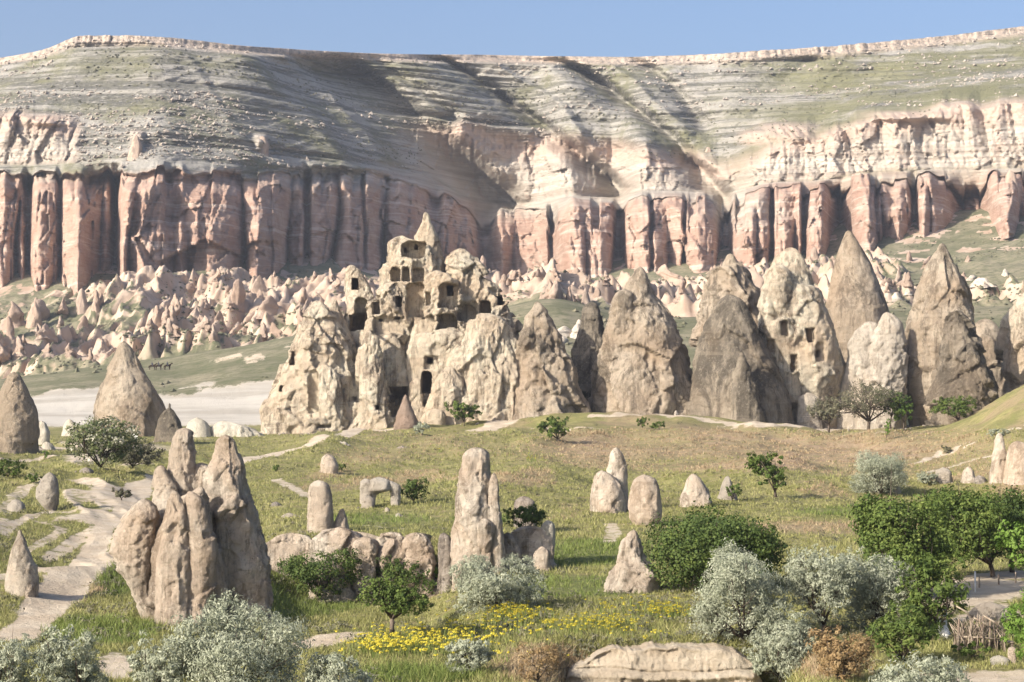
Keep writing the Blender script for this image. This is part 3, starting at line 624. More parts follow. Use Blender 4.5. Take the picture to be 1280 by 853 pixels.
# ---- the hewn castle rock
castle_lobes = [
 ([(345, 505, 600), (352, 480, 618), (362, 466, 630), (385, 458, 638), (420, 452, 642), (470, 447, 648), (530, 440, 652), (545, 436, 655)], dict(yoff=9, dr=.32, dmax=9, amp=.8, facet=1.0, seed=301)),
 ([(376, 394, 400), (382, 390, 410), (395, 382, 420), (415, 373, 436), (440, 361, 446), (465, 350, 452), (490, 339, 460), (515, 331, 468), (548, 328, 476)], dict(yoff=-2, dr=.75, amp=.9, facet=.9, seed=302)),
 ([(374, 416, 420), (385, 411, 425), (400, 408, 430), (430, 404, 446)], dict(yoff=1, seed=303)),
 ([(330, 433, 440), (336, 431, 449), (350, 430, 456), (365, 430, 463), (390, 431, 472), (420, 428, 480), (460, 424, 486)], dict(yoff=3, dr=.7, seed=304)),
 ([(293, 494, 508), (298, 489, 518), (306, 484, 536), (320, 480, 545), (338, 476, 549), (356, 475, 552), (380, 470, 556)], dict(yoff=3, dr=.6, amp=1.0, facet=.9, seed=305)),
 ([(263, 528.5, 533.5), (269, 527, 536), (275, 526.5, 537), (284, 522, 542), (295, 517, 546), (310, 519, 551), (330, 528, 554), (352, 530, 560), (380, 525, 565)], dict(yoff=4, dr=.8, amp=.8, seed=306)),
 ([(309, 568, 582), (314, 565, 588), (322, 561, 592), (330, 558, 597), (345, 556, 610), (358, 555, 624), (372, 553, 632), (395, 552, 638), (430, 548, 644)], dict(yoff=3, dr=.45, amp=1.1, facet=1.0, seed=307)),
 ([(338, 538, 556), (350, 525, 566), (370, 520, 575), (400, 516, 582), (430, 514, 585)], dict(yoff=-.5, dr=.45, amp=1.0, facet=1, seed=314)),
 ([(352, 478, 508), (362, 466, 512), (380, 460, 513), (396, 458, 514), (420, 452, 516)], dict(yoff=0, dr=.45, amp=1.1, facet=1, seed=315)),
 ([(391, 599, 612), (400, 588, 634), (412, 580, 642), (430, 569, 648), (450, 560, 652), (475, 553, 656), (500, 545, 658), (528, 540, 662)], dict(yoff=-3, dr=.55, amp=1.0, flute=2.6, seed=308)),
 ([(458, 560, 566), (466, 552, 572), (480, 544, 578), (500, 537, 580), (520, 530, 582), (530, 526, 584)], dict(yoff=-6, dr=.6, amp=.9, flute=2, seed=309)),
 ([(413, 463, 468), (420, 460, 474), (440, 454, 479), (465, 450, 482), (490, 449, 487), (515, 446, 492), (534, 443, 497)], dict(yoff=-6, dr=.8, amp=1.2, flute=2.4, seed=310)),
 ([(418, 480, 492), (425, 474, 500), (440, 470, 506), (460, 468, 512)], dict(yoff=-2, dr=.5, flute=1.5, seed=311)),
 ([(408, 545, 570), (416, 520, 582), (430, 512, 585), (455, 510, 580), (480, 512, 560)], dict(yoff=-2.5, dr=.3, amp=.5, flute=.2, facet=.4, seed=312)),
 ([(472, 517, 528), (480, 514, 531), (495, 514, 530), (515, 516, 534), (530, 512, 540)], dict(yoff=-5, dr=.6, seed=313)),
 ([(509, 538, 556), (513, 532, 560), (530, 528, 560)], dict(yoff=-9, dr=.5, amp=.4, seed=316)),
 ([(455, 404, 418), (470, 400, 428), (500, 398, 434), (530, 396, 440), (545, 394, 444)], dict(yoff=-8, dr=.5, flute=2, seed=317)),
]
NW, CHB = 'window_opening', 'chamber'
castle_niches = [
 (501, 300, 531, 322, 3.6, .35), (488, 334, 500, 352, 2.6, .2), (503, 334, 512, 352, 2.4, .2), (515, 335, 530, 352, 1.6, .2),
 (503, 308, 507, 314, 4.6, 1), (516, 304, 521, 310, 4.6, 1),
 (438, 347, 446.5, 361, 5, .5, NW), (443, 372, 458, 391, 2.6, .6), (436, 392, 457, 413, 5.5, .1, 'dark_chamber'),
 (466, 369, 475.5, 393, 2.2, .8), (495, 371, 502, 384, 4.5, .2, NW), (508, 353, 531, 396, 2.4, .8), (533, 365, 539, 383, 1.2, .6),
 (549, 354, 575, 386, 2.6, .7), (558.5, 357, 566.5, 370, 6.5, 0), (548, 391, 571, 411, 3.6, .25), (572, 381, 594, 400, 2.8, .6), (600, 376, 613, 391, 2.8, .3, CHB), (622, 370, 629, 381, 4, .8, NW),
 (467, 396, 505, 417, 1.3, 0), (506, 396, 545, 417, 1.0, 0), (474, 399, 479, 402, 2.6, 0), (494, 397, 500, 400, 2.6, 0), (526, 397, 532, 399.5, 2.4, 0),
 (528.5, 464, 540.5, 491, 6, .8, 'doorway'), (535, 448, 541.5, 454.5, 4, 0, NW), (532, 445, 549, 462, .5, 0),
 (487, 473, 514, 512, 1.6, 0), (492, 507, 499, 520, 4.5, 0), (440, 470, 453, 502, 1.4, .4), (445.5, 495, 449.5, 500, 3.2, 0),
 (367, 440, 373, 456, 3, .7), (354.5, 481, 358.5, 489, 3.2, 1, NW), (392, 462, 405, 515, 1.5, 1), (474, 505, 477.5, 511, 2.5, 1), (404, 528, 420, 532, 1.0, 0)]
rock('castle_rock', castle_lobes, (490, 536), 'huge hewn rock castle with a tall spire and many cut chambers and windows', 'rock castle', 'tuff_castle', res=.17, Y=316, niches=castle_niches, bottom=3)
rock('tuff_pyramid', [[(493, 506, 508), (500, 503, 511), (515, 498, 517), (532, 492, 525)]], (508, 531), 'small smooth pink pyramid rock at the foot of the rock castle', mat='tuff_pink', Y=300, amp=.3, sharp=1.6)

FC = 'fairy_chimney'
rock(FC, [[(377, 669, 673), (384, 666, 679), (400, 657, 689), (430, 646, 706), (460, 637, 717), (490, 629, 722), (522, 622, 734)]], (678, 521), 'broad brown cone right beside the rock castle with a pale layered foot', 'fairy chimney', 'tuff_big', Y=314, amp=.8, sharp=2, facet=.9, bottom=3)
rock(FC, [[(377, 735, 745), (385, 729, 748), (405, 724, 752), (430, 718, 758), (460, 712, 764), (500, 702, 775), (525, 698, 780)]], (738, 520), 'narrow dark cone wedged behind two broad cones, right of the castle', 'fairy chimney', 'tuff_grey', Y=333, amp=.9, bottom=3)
rock(FC, [[(333, 797, 801), (340, 793, 806), (350, 786, 810), (356, 783, 812), (370, 776, 822), (390, 766, 838), (420, 755, 850), (450, 748, 861), (480, 741, 869), (505, 737, 873), (525, 736, 868)],
          ([(362, 773, 786), (380, 764, 790), (430, 750, 796), (480, 742, 800), (525, 738, 800)], dict(yoff=-3, dr=.5, facet=.8)),
          ([(480, 838, 850), (495, 830, 862), (525, 828, 868)], dict(yoff=-4))], (805, 520), 'tallest central cone with a pale pointed tip and big broken faces', 'fairy chimney', 'tuff_big', Y=320, amp=.85, facet=.7, sharp=1.8, bottom=3)
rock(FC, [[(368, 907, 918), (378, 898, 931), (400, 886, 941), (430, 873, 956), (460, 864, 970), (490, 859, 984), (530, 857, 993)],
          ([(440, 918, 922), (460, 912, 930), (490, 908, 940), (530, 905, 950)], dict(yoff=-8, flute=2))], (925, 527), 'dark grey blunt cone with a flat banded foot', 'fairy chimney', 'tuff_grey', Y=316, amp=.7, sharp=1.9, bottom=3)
rock(FC, [[(317, 910, 916), (325, 903, 922), (340, 895, 932), (360, 886, 944), (385, 880, 952), (430, 875, 958)],
          ([(322, 914, 920), (335, 912, 940), (360, 915, 951), (390, 915, 960), (430, 910, 965)], dict(yoff=4))], (925, 520), 'twin-tipped tan peak rising behind the dark grey cone', 'fairy chimney', 'tuff_big', Y=338, facet=1.2, bottom=24)
rock(FC, [[(309, 984, 993), (316, 975, 1001), (326, 968, 1007), (340, 961, 1014), (360, 955, 1022), (385, 951, 1032), (410, 949, 1042), (440, 950, 1050), (465, 956, 1053), (485, 968, 1051), (505, 978, 1046), (535, 985, 1045)],
          ([(330, 962, 975), (345, 953, 985), (380, 949, 990), (430, 950, 995), (480, 962, 1000)], dict(yoff=-3, facet=.8))], (1010, 530), 'rough pinnacle with several small square dovecote windows cut in its face', 'fairy chimney', 'tuff_castle', Y=322, amp=.7, facet=.7, bottom=3,
     niches=[(971, 402, 979, 420, 1.4, .3, 'niche'), (1003, 411, 1011, 428, 1.6, 0, 'niche'), (954, 424, 963, 442, 1.2, 0, 'niche'), (983, 443, 990, 464, 2, 0, 'niche'), (1013, 429, 1025, 452, 1.0, .2), (1015.5, 438, 1019, 445, 3, 0), (957, 448, 964, 460, 1.2, 0)])
rock(FC, [[(288, 1058, 1063), (296, 1054, 1069), (310, 1049, 1077), (330, 1043, 1088), (355, 1036, 1100), (385, 1031, 1110), (420, 1029, 1116), (480, 1028, 1122)]], (1075, 510), 'smooth tall sharp cone behind the windowed pinnacle', 'fairy chimney', 'tuff_big', Y=343, amp=.4, facet=.4, flute=.2, sharp=1.8, bottom=14)
rock(FC, [[(390, 1105, 1112), (396, 1101, 1120), (406, 1094, 1127), (425, 1086, 1131), (455, 1080, 1133), (490, 1074, 1133), (535, 1066, 1134)],
          ([(401, 1084, 1092), (407, 1077, 1104), (416, 1070, 1110), (430, 1062, 1114), (446, 1060, 1116), (470, 1053, 1112), (500, 1046, 1110), (535, 1040, 1110)], dict(yoff=1.2, dr=.5)),
          ([(490, 1000, 1014), (500, 995, 1020), (535, 990, 1024)], dict(yoff=-3, amp=.4))], (1090, 530), 'smooth pale slab-shaped rock with a wavy top edge', 'fairy chimney', 'tuff_pale', Y=319, amp=.6, facet=.8, dr=.6, sharp=1.7, bottom=3)
rock(FC, [[(304, 1174, 1181), (309, 1172, 1184), (320, 1166, 1190), (335, 1158, 1199), (355, 1151, 1206), (380, 1142, 1213), (410, 1133, 1221), (440, 1128, 1226), (480, 1130, 1226), (505, 1137, 1222), (530, 1141, 1216)],
          ([(500, 1146, 1160), (506, 1143, 1163), (515, 1148, 1160), (532, 1147, 1160)], dict(yoff=-9, amp=.6))], (1170, 527), 'tallest tan pinnacle at the right of the row with a slanting groove', 'fairy chimney', 'tuff_big', Y=324, amp=.7, facet=.8, flute=1.2, sharp=1.8, bottom=3)
rock(FC, [[(388, 1192, 1200), (396, 1187, 1207), (410, 1182, 1216), (435, 1176, 1228), (460, 1171, 1237), (490, 1167, 1246), (515, 1164, 1249), (530, 1163, 1249)],
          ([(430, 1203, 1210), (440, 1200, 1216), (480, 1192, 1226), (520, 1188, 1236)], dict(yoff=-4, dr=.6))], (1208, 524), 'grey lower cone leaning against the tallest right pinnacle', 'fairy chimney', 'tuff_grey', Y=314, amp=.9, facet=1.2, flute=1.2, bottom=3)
rock(FC, [[(398, 1222, 1240), (410, 1216, 1250), (430, 1214, 1256), (480, 1214, 1262)]], (1240, 500), 'rounded shoulder rock behind the grey lower cone at right', 'fairy chimney', 'tuff_big', Y=345, amp=.5, bottom=14)
rock(FC, [[(335, 1296, 1310), (350, 1282, 1330), (375, 1270, 1345), (400, 1258, 1350), (430, 1250, 1352), (465, 1251, 1354), (485, 1262, 1350), (520, 1262, 1350)]], (1290, 490), 'tan rock mass cut by the right edge of the view', 'fairy chimney', 'tuff_castle', Y=330, amp=.7, facet=.8, bottom=3)
# left cones
rock(FC, [[(465, 14, 21), (472, 9, 27), (485, 1, 34), (500, -6, 41), (520, -14, 47), (545, -20, 50), (570, -24, 50)]], (18, 568), 'blunt brown cone at the left edge behind the scrub', 'fairy chimney', 'tuff_big', amp=.5, facet=.5, sharp=1.7, bottom=2)
rock(FC, [[(427, 151, 157), (434, 147, 163), (446, 142, 171), (460, 136, 179), (480, 127, 191), (500, 121, 202), (515, 119, 207), (545, 119, 214)]], (168, 546), 'tall smooth pointed cone standing alone left of the castle', 'fairy chimney', 'tuff_big', amp=.5, facet=.5, flute=.4, sharp=1.7, bottom=2)
rock(FC, [[(504, 211, 213), (507, 210.5, 213.5), (510, 211, 213), (513, 206, 217), (525, 199, 224), (540, 195, 230), (556, 192, 233)]], (212, 553), 'small dark hooded cone with a tiny knob, at the foot of the lone cone', 'fairy chimney', 'tuff_grey', amp=.6, bottom=1)
rock('pale_cone', [[(522, 240, 252), (527, 236, 258), (536, 232, 263), (548, 229, 267)]], (248, 547), 'smooth cream dome rock beside the ribbed white rock', mat='tuff_white', amp=.3, facet=.2, bottom=1)
rock('ribbed_rock', [([(526, 268, 290), (534, 262, 312), (546, 262, 328)], dict(flute=6, amp=.8, facet=.1, dr=.4))], (295, 547), 'low white ribbed rock left of the castle', mat='tuff_white', bottom=1)
rock('pale_cone', [[(524, 84, 89), (532, 80, 95), (545, 77, 99)]], (88, 545), 'cream cone half hidden left of the big leafy bush', mat='tuff_white', amp=.4, bottom=1)
rock('pale_cone', [[(526, 48, 56), (540, 46, 62), (556, 46, 62)]], (52, 556), 'cream rock tucked against the left edge cone', mat='tuff_white', amp=.6, bottom=1)
rock('boulder', [[(552, 56, 62), (558, 52, 67), (564, 50, 70)]], (60, 563), 'little cream boulder in front of the left cones', mat='tuff_white', amp=.6)

# foreground rocks
rock(FC, [
 ([(624, 174, 184), (632, 165, 192), (645, 154, 196), (660, 147, 198), (676, 142, 196), (694, 139, 194), (712, 149, 193), (730, 158, 193), (750, 167, 193), (771, 176, 194)], dict(yoff=.3, dr=.8)),
 ([(608, 247, 253), (613, 246, 256), (620, 226, 258), (632, 216, 260), (650, 206, 264), (670, 196, 269), (692, 190, 275), (715, 187, 281), (740, 187, 284), (765, 191, 277), (783, 197, 264)], dict(yoff=0, dr=.7, facet=.9, flute=3.5)),
 ([(611, 221, 226), (618, 218, 231), (640, 214, 238), (665, 209, 242), (700, 203, 246), (785, 200, 248)], dict(yoff=-1.15, dr=.7)),
 ([(612, 239, 245), (622, 236, 258), (645, 236, 266), (690, 236, 276), (785, 226, 266)], dict(yoff=-.95, dr=.8, flute=1.5)),
 ([(537, 213, 226), (540, 209, 231), (548, 207, 231), (562, 203, 233), (580, 201, 234), (600, 198, 236), (640, 194, 240)], dict(yoff=2.2, dr=.8)),
 ([(584, 190, 197), (592, 186, 200), (615, 184, 215), (650, 182, 225), (690, 184, 230)], dict(yoff=1.6, dr=.8)),
 ([(582, 232, 250), (590, 224, 254), (610, 215, 256), (650, 210, 262), (700, 210, 262)], dict(yoff=2.4, dr=.7)),
 ([(545, 269, 283), (549, 266, 288), (556, 264, 290), (566, 262, 291), (580, 258, 296), (600, 252, 303), (620, 252, 309), (645, 256, 317), (670, 260, 324), (700, 264, 329), (730, 268, 332), (765, 270, 334)], dict(yoff=1.3, dr=.75, facet=1.0)),
 ], (235, 780), 'large cluster of fused pale rock towers in the left foreground', 'fairy chimney', 'tuff', amp=.42, facet=.8, flute=3.2, bottom=1)
rock(FC, [
 ([(559, 583, 610), (564, 581, 612), (575, 581, 613), (588, 579, 613), (600, 575, 615), (618, 572, 619), (640, 569, 624), (665, 566, 627), (695, 565, 629), (728, 565, 630)], dict(dr=.8)),
 ([(590, 616, 619), (600, 612, 623), (630, 610, 626), (660, 612, 629), (700, 612, 631)], dict(yoff=-.7, dr=.8)),
 ([(645, 598, 612), (655, 595, 618), (675, 596, 616), (690, 600, 612)], dict(yoff=-1.0, dr=.8))], (598, 726), 'single tall blunt pale pillar in the centre foreground', 'fairy chimney', 'tuff', amp=.45, facet=.8, flute=2.6)
PW = hit(598, 726)[1]
rock('rock_block', [([(657, 634, 690), (662, 630, 695), (690, 630, 693), (728, 631, 695)], dict(dr=.35, sharp=3.5)), ([(680, 672, 684), (690, 668, 686), (728, 664, 690)], dict(yoff=-1.2)), ([(664, 628, 640), (690, 628, 650), (728, 626, 655)], dict(yoff=-.8))],
     (662, 728), 'flat-topped grey rock block with a bush on top', mat='tuff', Y=PW+2.4, amp=.5, facet=.8)
rock('rock_block', [[(666, 549, 560), (675, 547, 566), (700, 549, 568), (730, 547, 568)]], (556, 730), 'dark narrow stump at the left foot of the tall central pillar', mat='boulder', Y=PW+2.6, amp=.5)
rock('rock_scarp', [
 ([(669, 322, 400), (673, 318, 404), (690, 316, 402), (745, 314, 402)], dict(dr=.16, sharp=4, yoff=1.5, amp=.15)),
 ([(667, 326, 543), (669, 321, 546), (690, 318, 546), (745, 316, 548)], dict(dr=.045, sharp=7, yoff=1.7, amp=.03)),
 ([(661, 402, 440), (664, 394, 449), (672, 388, 452), (710, 386, 452), (745, 384, 453)], dict(dr=.5, yoff=1.2, sharp=3.4)),
 ([(671, 446, 466), (675, 443, 469), (700, 442, 470), (745, 441, 472)], dict(dr=.9, yoff=.3, sharp=3)),
 ([(668, 464, 512), (671, 460, 516), (700, 458, 516), (745, 458, 516)], dict(dr=.25, yoff=1.6, sharp=4)),
 ([(674, 484, 496), (690, 475, 506), (715, 470, 510), (745, 466, 512)], dict(dr=.6, yoff=.6, flute=3)),
 ([(667, 504, 534), (671, 499, 540), (700, 495, 542), (738, 494, 545)], dict(dr=.6, yoff=.7, sharp=3.4)),
 ([(700, 400, 424), (712, 394, 432), (745, 388, 440)], dict(dr=.6, yoff=-.3))], (440, 735), 'long low eroded rock scarp with shaded lumpy face above the hollow', 'rock ledge', 'tuff', Y=109.8, amp=.8, sharp=2.8, facet=1.3, flute=1.2, bottom=1)
rock(FC, [[(600, 393, 403), (606, 388, 411), (620, 386, 415), (640, 385, 417), (668, 384, 418)], ([(636, 425, 429), (645, 421, 432), (655, 417, 434), (672, 412, 438)], dict(yoff=.3))], (402, 667), 'round-headed pale rock with a small spike, on top of the scarp', 'fairy chimney', 'tuff', Y=117, amp=.5, facet=.4)
rock('boulder', [[(567, 406, 413), (573, 402, 419), (582, 400, 423), (592, 401, 422)]], (411, 592), 'single egg-shaped boulder alone on the grass slope below the castle path', mat='tuff', amp=.4)
rock('rock_arch', [[(596, 466, 480), (600, 462, 488), (612, 458, 492), (618, 462, 470)], ([(598, 453, 460), (604, 450, 470), (613, 450, 466)], {}), ([(600, 478, 490), (607, 484, 500), (620, 488, 501), (634, 489, 500)], {}), ([(617, 455, 464), (624, 453, 470)], dict(yoff=-1))],
     (495, 633), 'low hooked pale rock beside a round bush on the slope', mat='tuff_pale', amp=.7)
rock('boulder', [[(620, 648, 662), (626, 643, 668), (642, 642, 671)]], (657, 650), 'squarish grey boulder behind the bush on the block', mat='boulder', Y=128, amp=.6)
rock('boulder', [[(650, 682, 688), (655, 678, 693), (662, 676, 694)]], (686, 664), 'small bright stone on the corner of the flat-topped block', mat='tuff_white', Y=PW+2.5, amp=.4)
rock(FC, [([(560, 769, 774), (566, 765, 778), (580, 762, 783), (600, 760, 786), (645, 758, 787)], dict(yoff=1.2)), [(588, 748, 756), (594, 744, 764), (606, 741, 776), (625, 738, 783), (642, 737, 782)]], (760, 641), 'pale double rock with a taller spike behind a squat lump', 'fairy chimney', 'tuff', amp=.6, facet=.6)
rock(FC, [[(593, 797, 812), (598, 793, 821), (612, 788, 824), (635, 785, 828), (648, 787, 827), (658, 793, 820)]], (806, 657), 'rounded squat rock with a notched top, right of the double rock', 'fairy chimney', 'tuff', amp=.5, facet=.5, bottom=.4)
rock(FC, [[(592, 864, 869), (600, 858, 876), (612, 854, 884), (625, 850, 890), (637, 849, 892)]], (871, 634), 'broad pointed rock between the notched rock and the small spike', 'fairy chimney', 'tuff', amp=.5, facet=.6)
rock(FC, [[(595, 908, 911), (604, 903, 915), (615, 899, 919), (627, 896, 923)]], (909, 625), 'small spike rock with a green shrub at its right foot', 'fairy chimney', 'tuff_pale', amp=.5)
rock(FC, [[(662, 789, 795), (668, 784, 799), (680, 775, 802), (694, 771, 804), (705, 769, 811), (722, 762, 817), (743, 757, 820)], ([(700, 790, 806), (715, 786, 818), (743, 784, 821)], dict(yoff=-.7, facet=1.5))], (788, 741), 'hunched pale rock beside the big dark green tree', 'fairy chimney', 'tuff', amp=.7, facet=1.0)
rock(FC, [[(662, 23, 26), (668, 22, 28), (675, 19, 32), (690, 14, 38), (706, 10, 44), (725, 7, 48), (748, 9, 47)]], (28, 746), 'slim dark-tipped cone casting a long shadow across the path at left', 'fairy chimney', 'tuff', amp=.5, facet=.6, bottom=.5)
rock(FC, [[(590, 59, 65), (598, 53, 71), (610, 46, 73), (622, 45, 73), (632, 52, 72), (640, 60, 70)]], (62, 639), 'leaning tooth-shaped rock on the bare slope at far left', 'fairy chimney', 'tuff_pale', amp=.7, bottom=.4)
rock(FC, [[(541, 1247, 1252), (550, 1244, 1255), (570, 1240, 1259), (590, 1238, 1260), (607, 1236, 1262)]], (1249, 604), 'slender spike with a pale foot above the walnut trees at right', 'fairy chimney', 'tuff', amp=.4)
rock(FC, [[(551, 1266, 1276), (558, 1263, 1290), (575, 1258, 1300), (608, 1251, 1305)]], (1275, 606), 'chunky pale rock at the right edge beside the slender spike', 'fairy chimney', 'tuff', amp=.7)
rock('boulder', [[(584, 1175, 1184), (590, 1170, 1189), (606, 1169, 1191)]], (1180, 604), 'pinkish angular boulder peeking over the walnut crown', mat='tuff_pale', amp=.7)
rock(FC, [[(583, 1208, 1213), (590, 1204, 1217), (606, 1200, 1222)]], (1211, 604), 'small pointed stone with a round one at its side, right slope', 'fairy chimney', 'tuff', amp=.5)
rock('boulder', [[(594, 1220, 1228), (598, 1218, 1232), (607, 1217, 1234)]], (1226, 605), 'round stone touching the small pointed stone on the right slope', mat='boulder', amp=.5)
rock(FC, [[(596, 1120, 1122), (606, 1118, 1125), (620, 1115, 1127)]], (1121, 618), 'tiny pale spike in front of the silver bush on the slope', 'fairy chimney', 'tuff_white', amp=.5)
def soil_bank():
    Y0 = 78.3; px = np.linspace(700, 960, 240); top = np.interp(px, [700, 712, 728, 750, 775, 900, 922, 940, 960], [864, 842, 829, 818, 812, 811, 815, 829, 866])+2.2*vn(P3(px*.06, 0*px, 0*px), 2)+.8*vn(P3(px*.25, 0*px, 0*px), 3)
    v = np.linspace(0, 1, 70)[:, None]; X = (px[None]-640)/F*Y0+0*v; zt = CH-(top-YH)*Y0/F; z0 = CH-(866-YH)*Y0/F-1.2
    tb = .14; zc = CH-(837-YH)*Y0/F                       # back of the top, then down the face; a crack runs across the face
    f = np.clip((v-tb)/(1-tb), 0, 1); Z = zt[None]*(1-f)+z0*f; Y = Y0+np.where(v < tb, (1-v/tb)*3.4, 0)+.0*X
    Z = Z-np.where(v < tb, (1-v/tb)*.16, 0); dz = Z-zc-.12*vn(P3(X*.5, 0*X, 0*X), 4)
    face = sstep(0, .05, f)
    Y = Y+face*(-.25*sstep(.0, .5, f)-.30*np.exp(-((dz+.22)/.16)**2)+.16*np.exp(-(dz/.035)**2)-.9*f)+face*(.38*fbm(P3(X*.8, Y, Z*.5), 4, 5)+.10*fbm(P3(X*.9+Z*.4, 0*X, Z*.3), 4, 6, ridged=True)+.06*fbm(P3(X*6, 0*X, Z*6), 3, 7))
    Z = Z+.10*fbm(P3(X*.9, Y*.9, 0*X), 3, 8); V = np.stack([X, Y, Z], -1).reshape(-1, 3); o0 = np.array([2.5, Y0, 0])
    tag(link('soil_bank', mesh_np('soil_bank', V-o0, gridq(240, 70)), M['soil_cut'], loc=o0), 'bare cream soil bank with a crack across its face at the bottom edge', 'earth bank')
M['soil_cut'] = tuff('soil_cut', (.60, .50, .37), (.72, .63, .49), (.36, .28, .20), 1.3, (.55, .75), False)
soil_bank()
for i, (a, b, w, h) in enumerate(((345, 633, 14, 6), (362, 647, 22, 6), (430, 556, 10, 4), (503, 561, 9, 4), (484, 640, 8, 6), (498, 646, 9, 5), (108, 592, 20, 8), (20, 640, 26, 16), (845, 519, 5, 6), (1135, 745, 8, 6))):
    rock('boulder', [[(b-h, a-w*.2, a+w*.2), (b-h*.5, a-w*.42, a+w*.4), (b+1, a-w*.5, a+w*.5)]], (a, b),
         ('flat pale stone beside the left end of the scarp', 'long flat stone just above the scarp edge', 'grey stone beside the castle path', 'grey stone on the upper slope left of a shrub',
          'white stone below the hooked rock', 'lower flat white stone below the hooked rock', 'low pale stone in the scrub behind the tooth-shaped rock', 'grey eroded hump at the far left edge', 'tiny upright stone on the crest path', 'pale stone under the silver bushes')[i],
         mat='tuff_pale' if i % 3 else 'boulder', amp=.8, bottom=.4)


def rubble():
    r = np.random.default_rng(12); X, Y, R = [], [], []
    for o in [o for o in COL.objects if o.parent is None and o.name.split('.')[0] in ('fairy_chimney', 'rock_block', 'rock_scarp', 'castle_rock', 'boulder', 'rock_arch')]:
        bb = np.array([v[:] for v in o.bound_box]); w = (bb[:, 0].max()-bb[:, 0].min())/2; n = int(8+w*9); s = o.location.y/F
        a = r.uniform(-pi, pi, n); q = w*(.85+.5*r.random(n)**2)
        X.append(o.location.x+(bb[:, 0].max()+bb[:, 0].min())/2+np.cos(a)*q); Y.append(o.location.y+np.sin(a)*q*.7); R.append(s*(.6+2.2*r.random(n)**3)*(1.+0*q))
    return np.concatenate(X), np.concatenate(Y), np.concatenate(R)
RUB = rubble()
# ================================================================= VEGETATION
def leafmat(name, a, b, c, tr=.25):
    m = NT(name); m.b.inputs['Roughness'].default_value = .7; m.b.inputs['Specular IOR Level'].default_value = .25
    t = m.attr('tint'); col = m.mix(m.ramp(t, 0, .5), a, b); col = m.mix(m.ramp(t, .5, 1), col, c); m.col(col)
    tl = m.t.nodes.new('ShaderNodeBsdfTranslucent'); m.set(tl.inputs[0], col); mx = m.t.nodes.new('ShaderNodeMixShader'); mx.inputs[0].default_value = tr
    m.t.links.new(m.b.outputs[0], mx.inputs[1]); m.t.links.new(tl.outputs[0], mx.inputs[2]); m.t.links.new(mx.outputs[0], m.out.inputs[0]); return m.m
L = {
 'green': leafmat('leaf_green', (.045, .075, .016), (.09, .13, .026), (.155, .19, .045)),
 'dark': leafmat('leaf_dark', (.035, .06, .016), (.07, .105, .024), (.125, .16, .035)),
 'bright': leafmat('leaf_bright', (.07, .13, .02), (.12, .20, .03), (.18, .26, .06)),
 'silver': leafmat('leaf_silver', (.21, .23, .155), (.33, .35, .25), (.47, .48, .36), .25),
 'grey': leafmat('leaf_grey', (.075, .075, .045), (.13, .125, .075), (.19, .17, .11), .1),
 'blossom': leafmat('leaf_blossom', (.06, .09, .03), (.13, .15, .06), (.60, .56, .46)),
 'rust': leafmat('leaf_rust', (.17, .11, .05), (.28, .19, .09), (.38, .29, .15)),
 'grass': leafmat('grass_blade', (.14, .15, .045), (.25, .25, .085), (.40, .36, .17), .2),
 'lush': leafmat('grass_lush', (.08, .12, .025), (.15, .19, .045), (.24, .26, .08), .2),
 'dry': leafmat('grass_dry', (.22, .15, .09), (.35, .26, .155), (.46, .38, .23), .2),
 'yellow': leafmat('flower_yellow', (.38, .32, .03), (.52, .43, .04), (.60, .52, .07), .2)}
bk = NT('bark'); bk.col(bk.mix(bk.ramp(bk.noise(6, 6, .7, (1, 1, .3)), .4, .65), (.055, .042, .032), (.15, .12, .095))); bk.bump(bk.noise(14, 5, .7, (1, 1, .3)), .8, .03); BARK = bk.m
def tube(pts, rad, n=6):
    pts = np.array(pts, float); V, Q = [], []
    for i, p in enumerate(pts):
        t = pts[min(i+1, len(pts)-1)]-pts[max(i-1, 0)]; t /= np.linalg.norm(t)+1e-9
        a = np.cross(t, [0, 0, 1.] if abs(t[2]) < .9 else [1., 0, 0]); a /= np.linalg.norm(a); b = np.cross(t, a)
        for k in range(n): V.append(p+rad[i]*(a*cos(2*pi*k/n)+b*sin(2*pi*k/n)))
    for i in range(len(pts)-1):
        for k in range(n): Q.append((i*n+k, i*n+(k+1) % n, (i+1)*n+(k+1) % n, (i+1)*n+k))
    m = len(V); V.append(pts[-1]); V.append(pts[0])
    for k in range(n): Q.append(((len(pts)-1)*n+k, (len(pts)-1)*n+(k+1) % n, m, m)); Q.append(((k+1) % n, k, m+1, m+1))
    return np.array(V), np.array(Q)
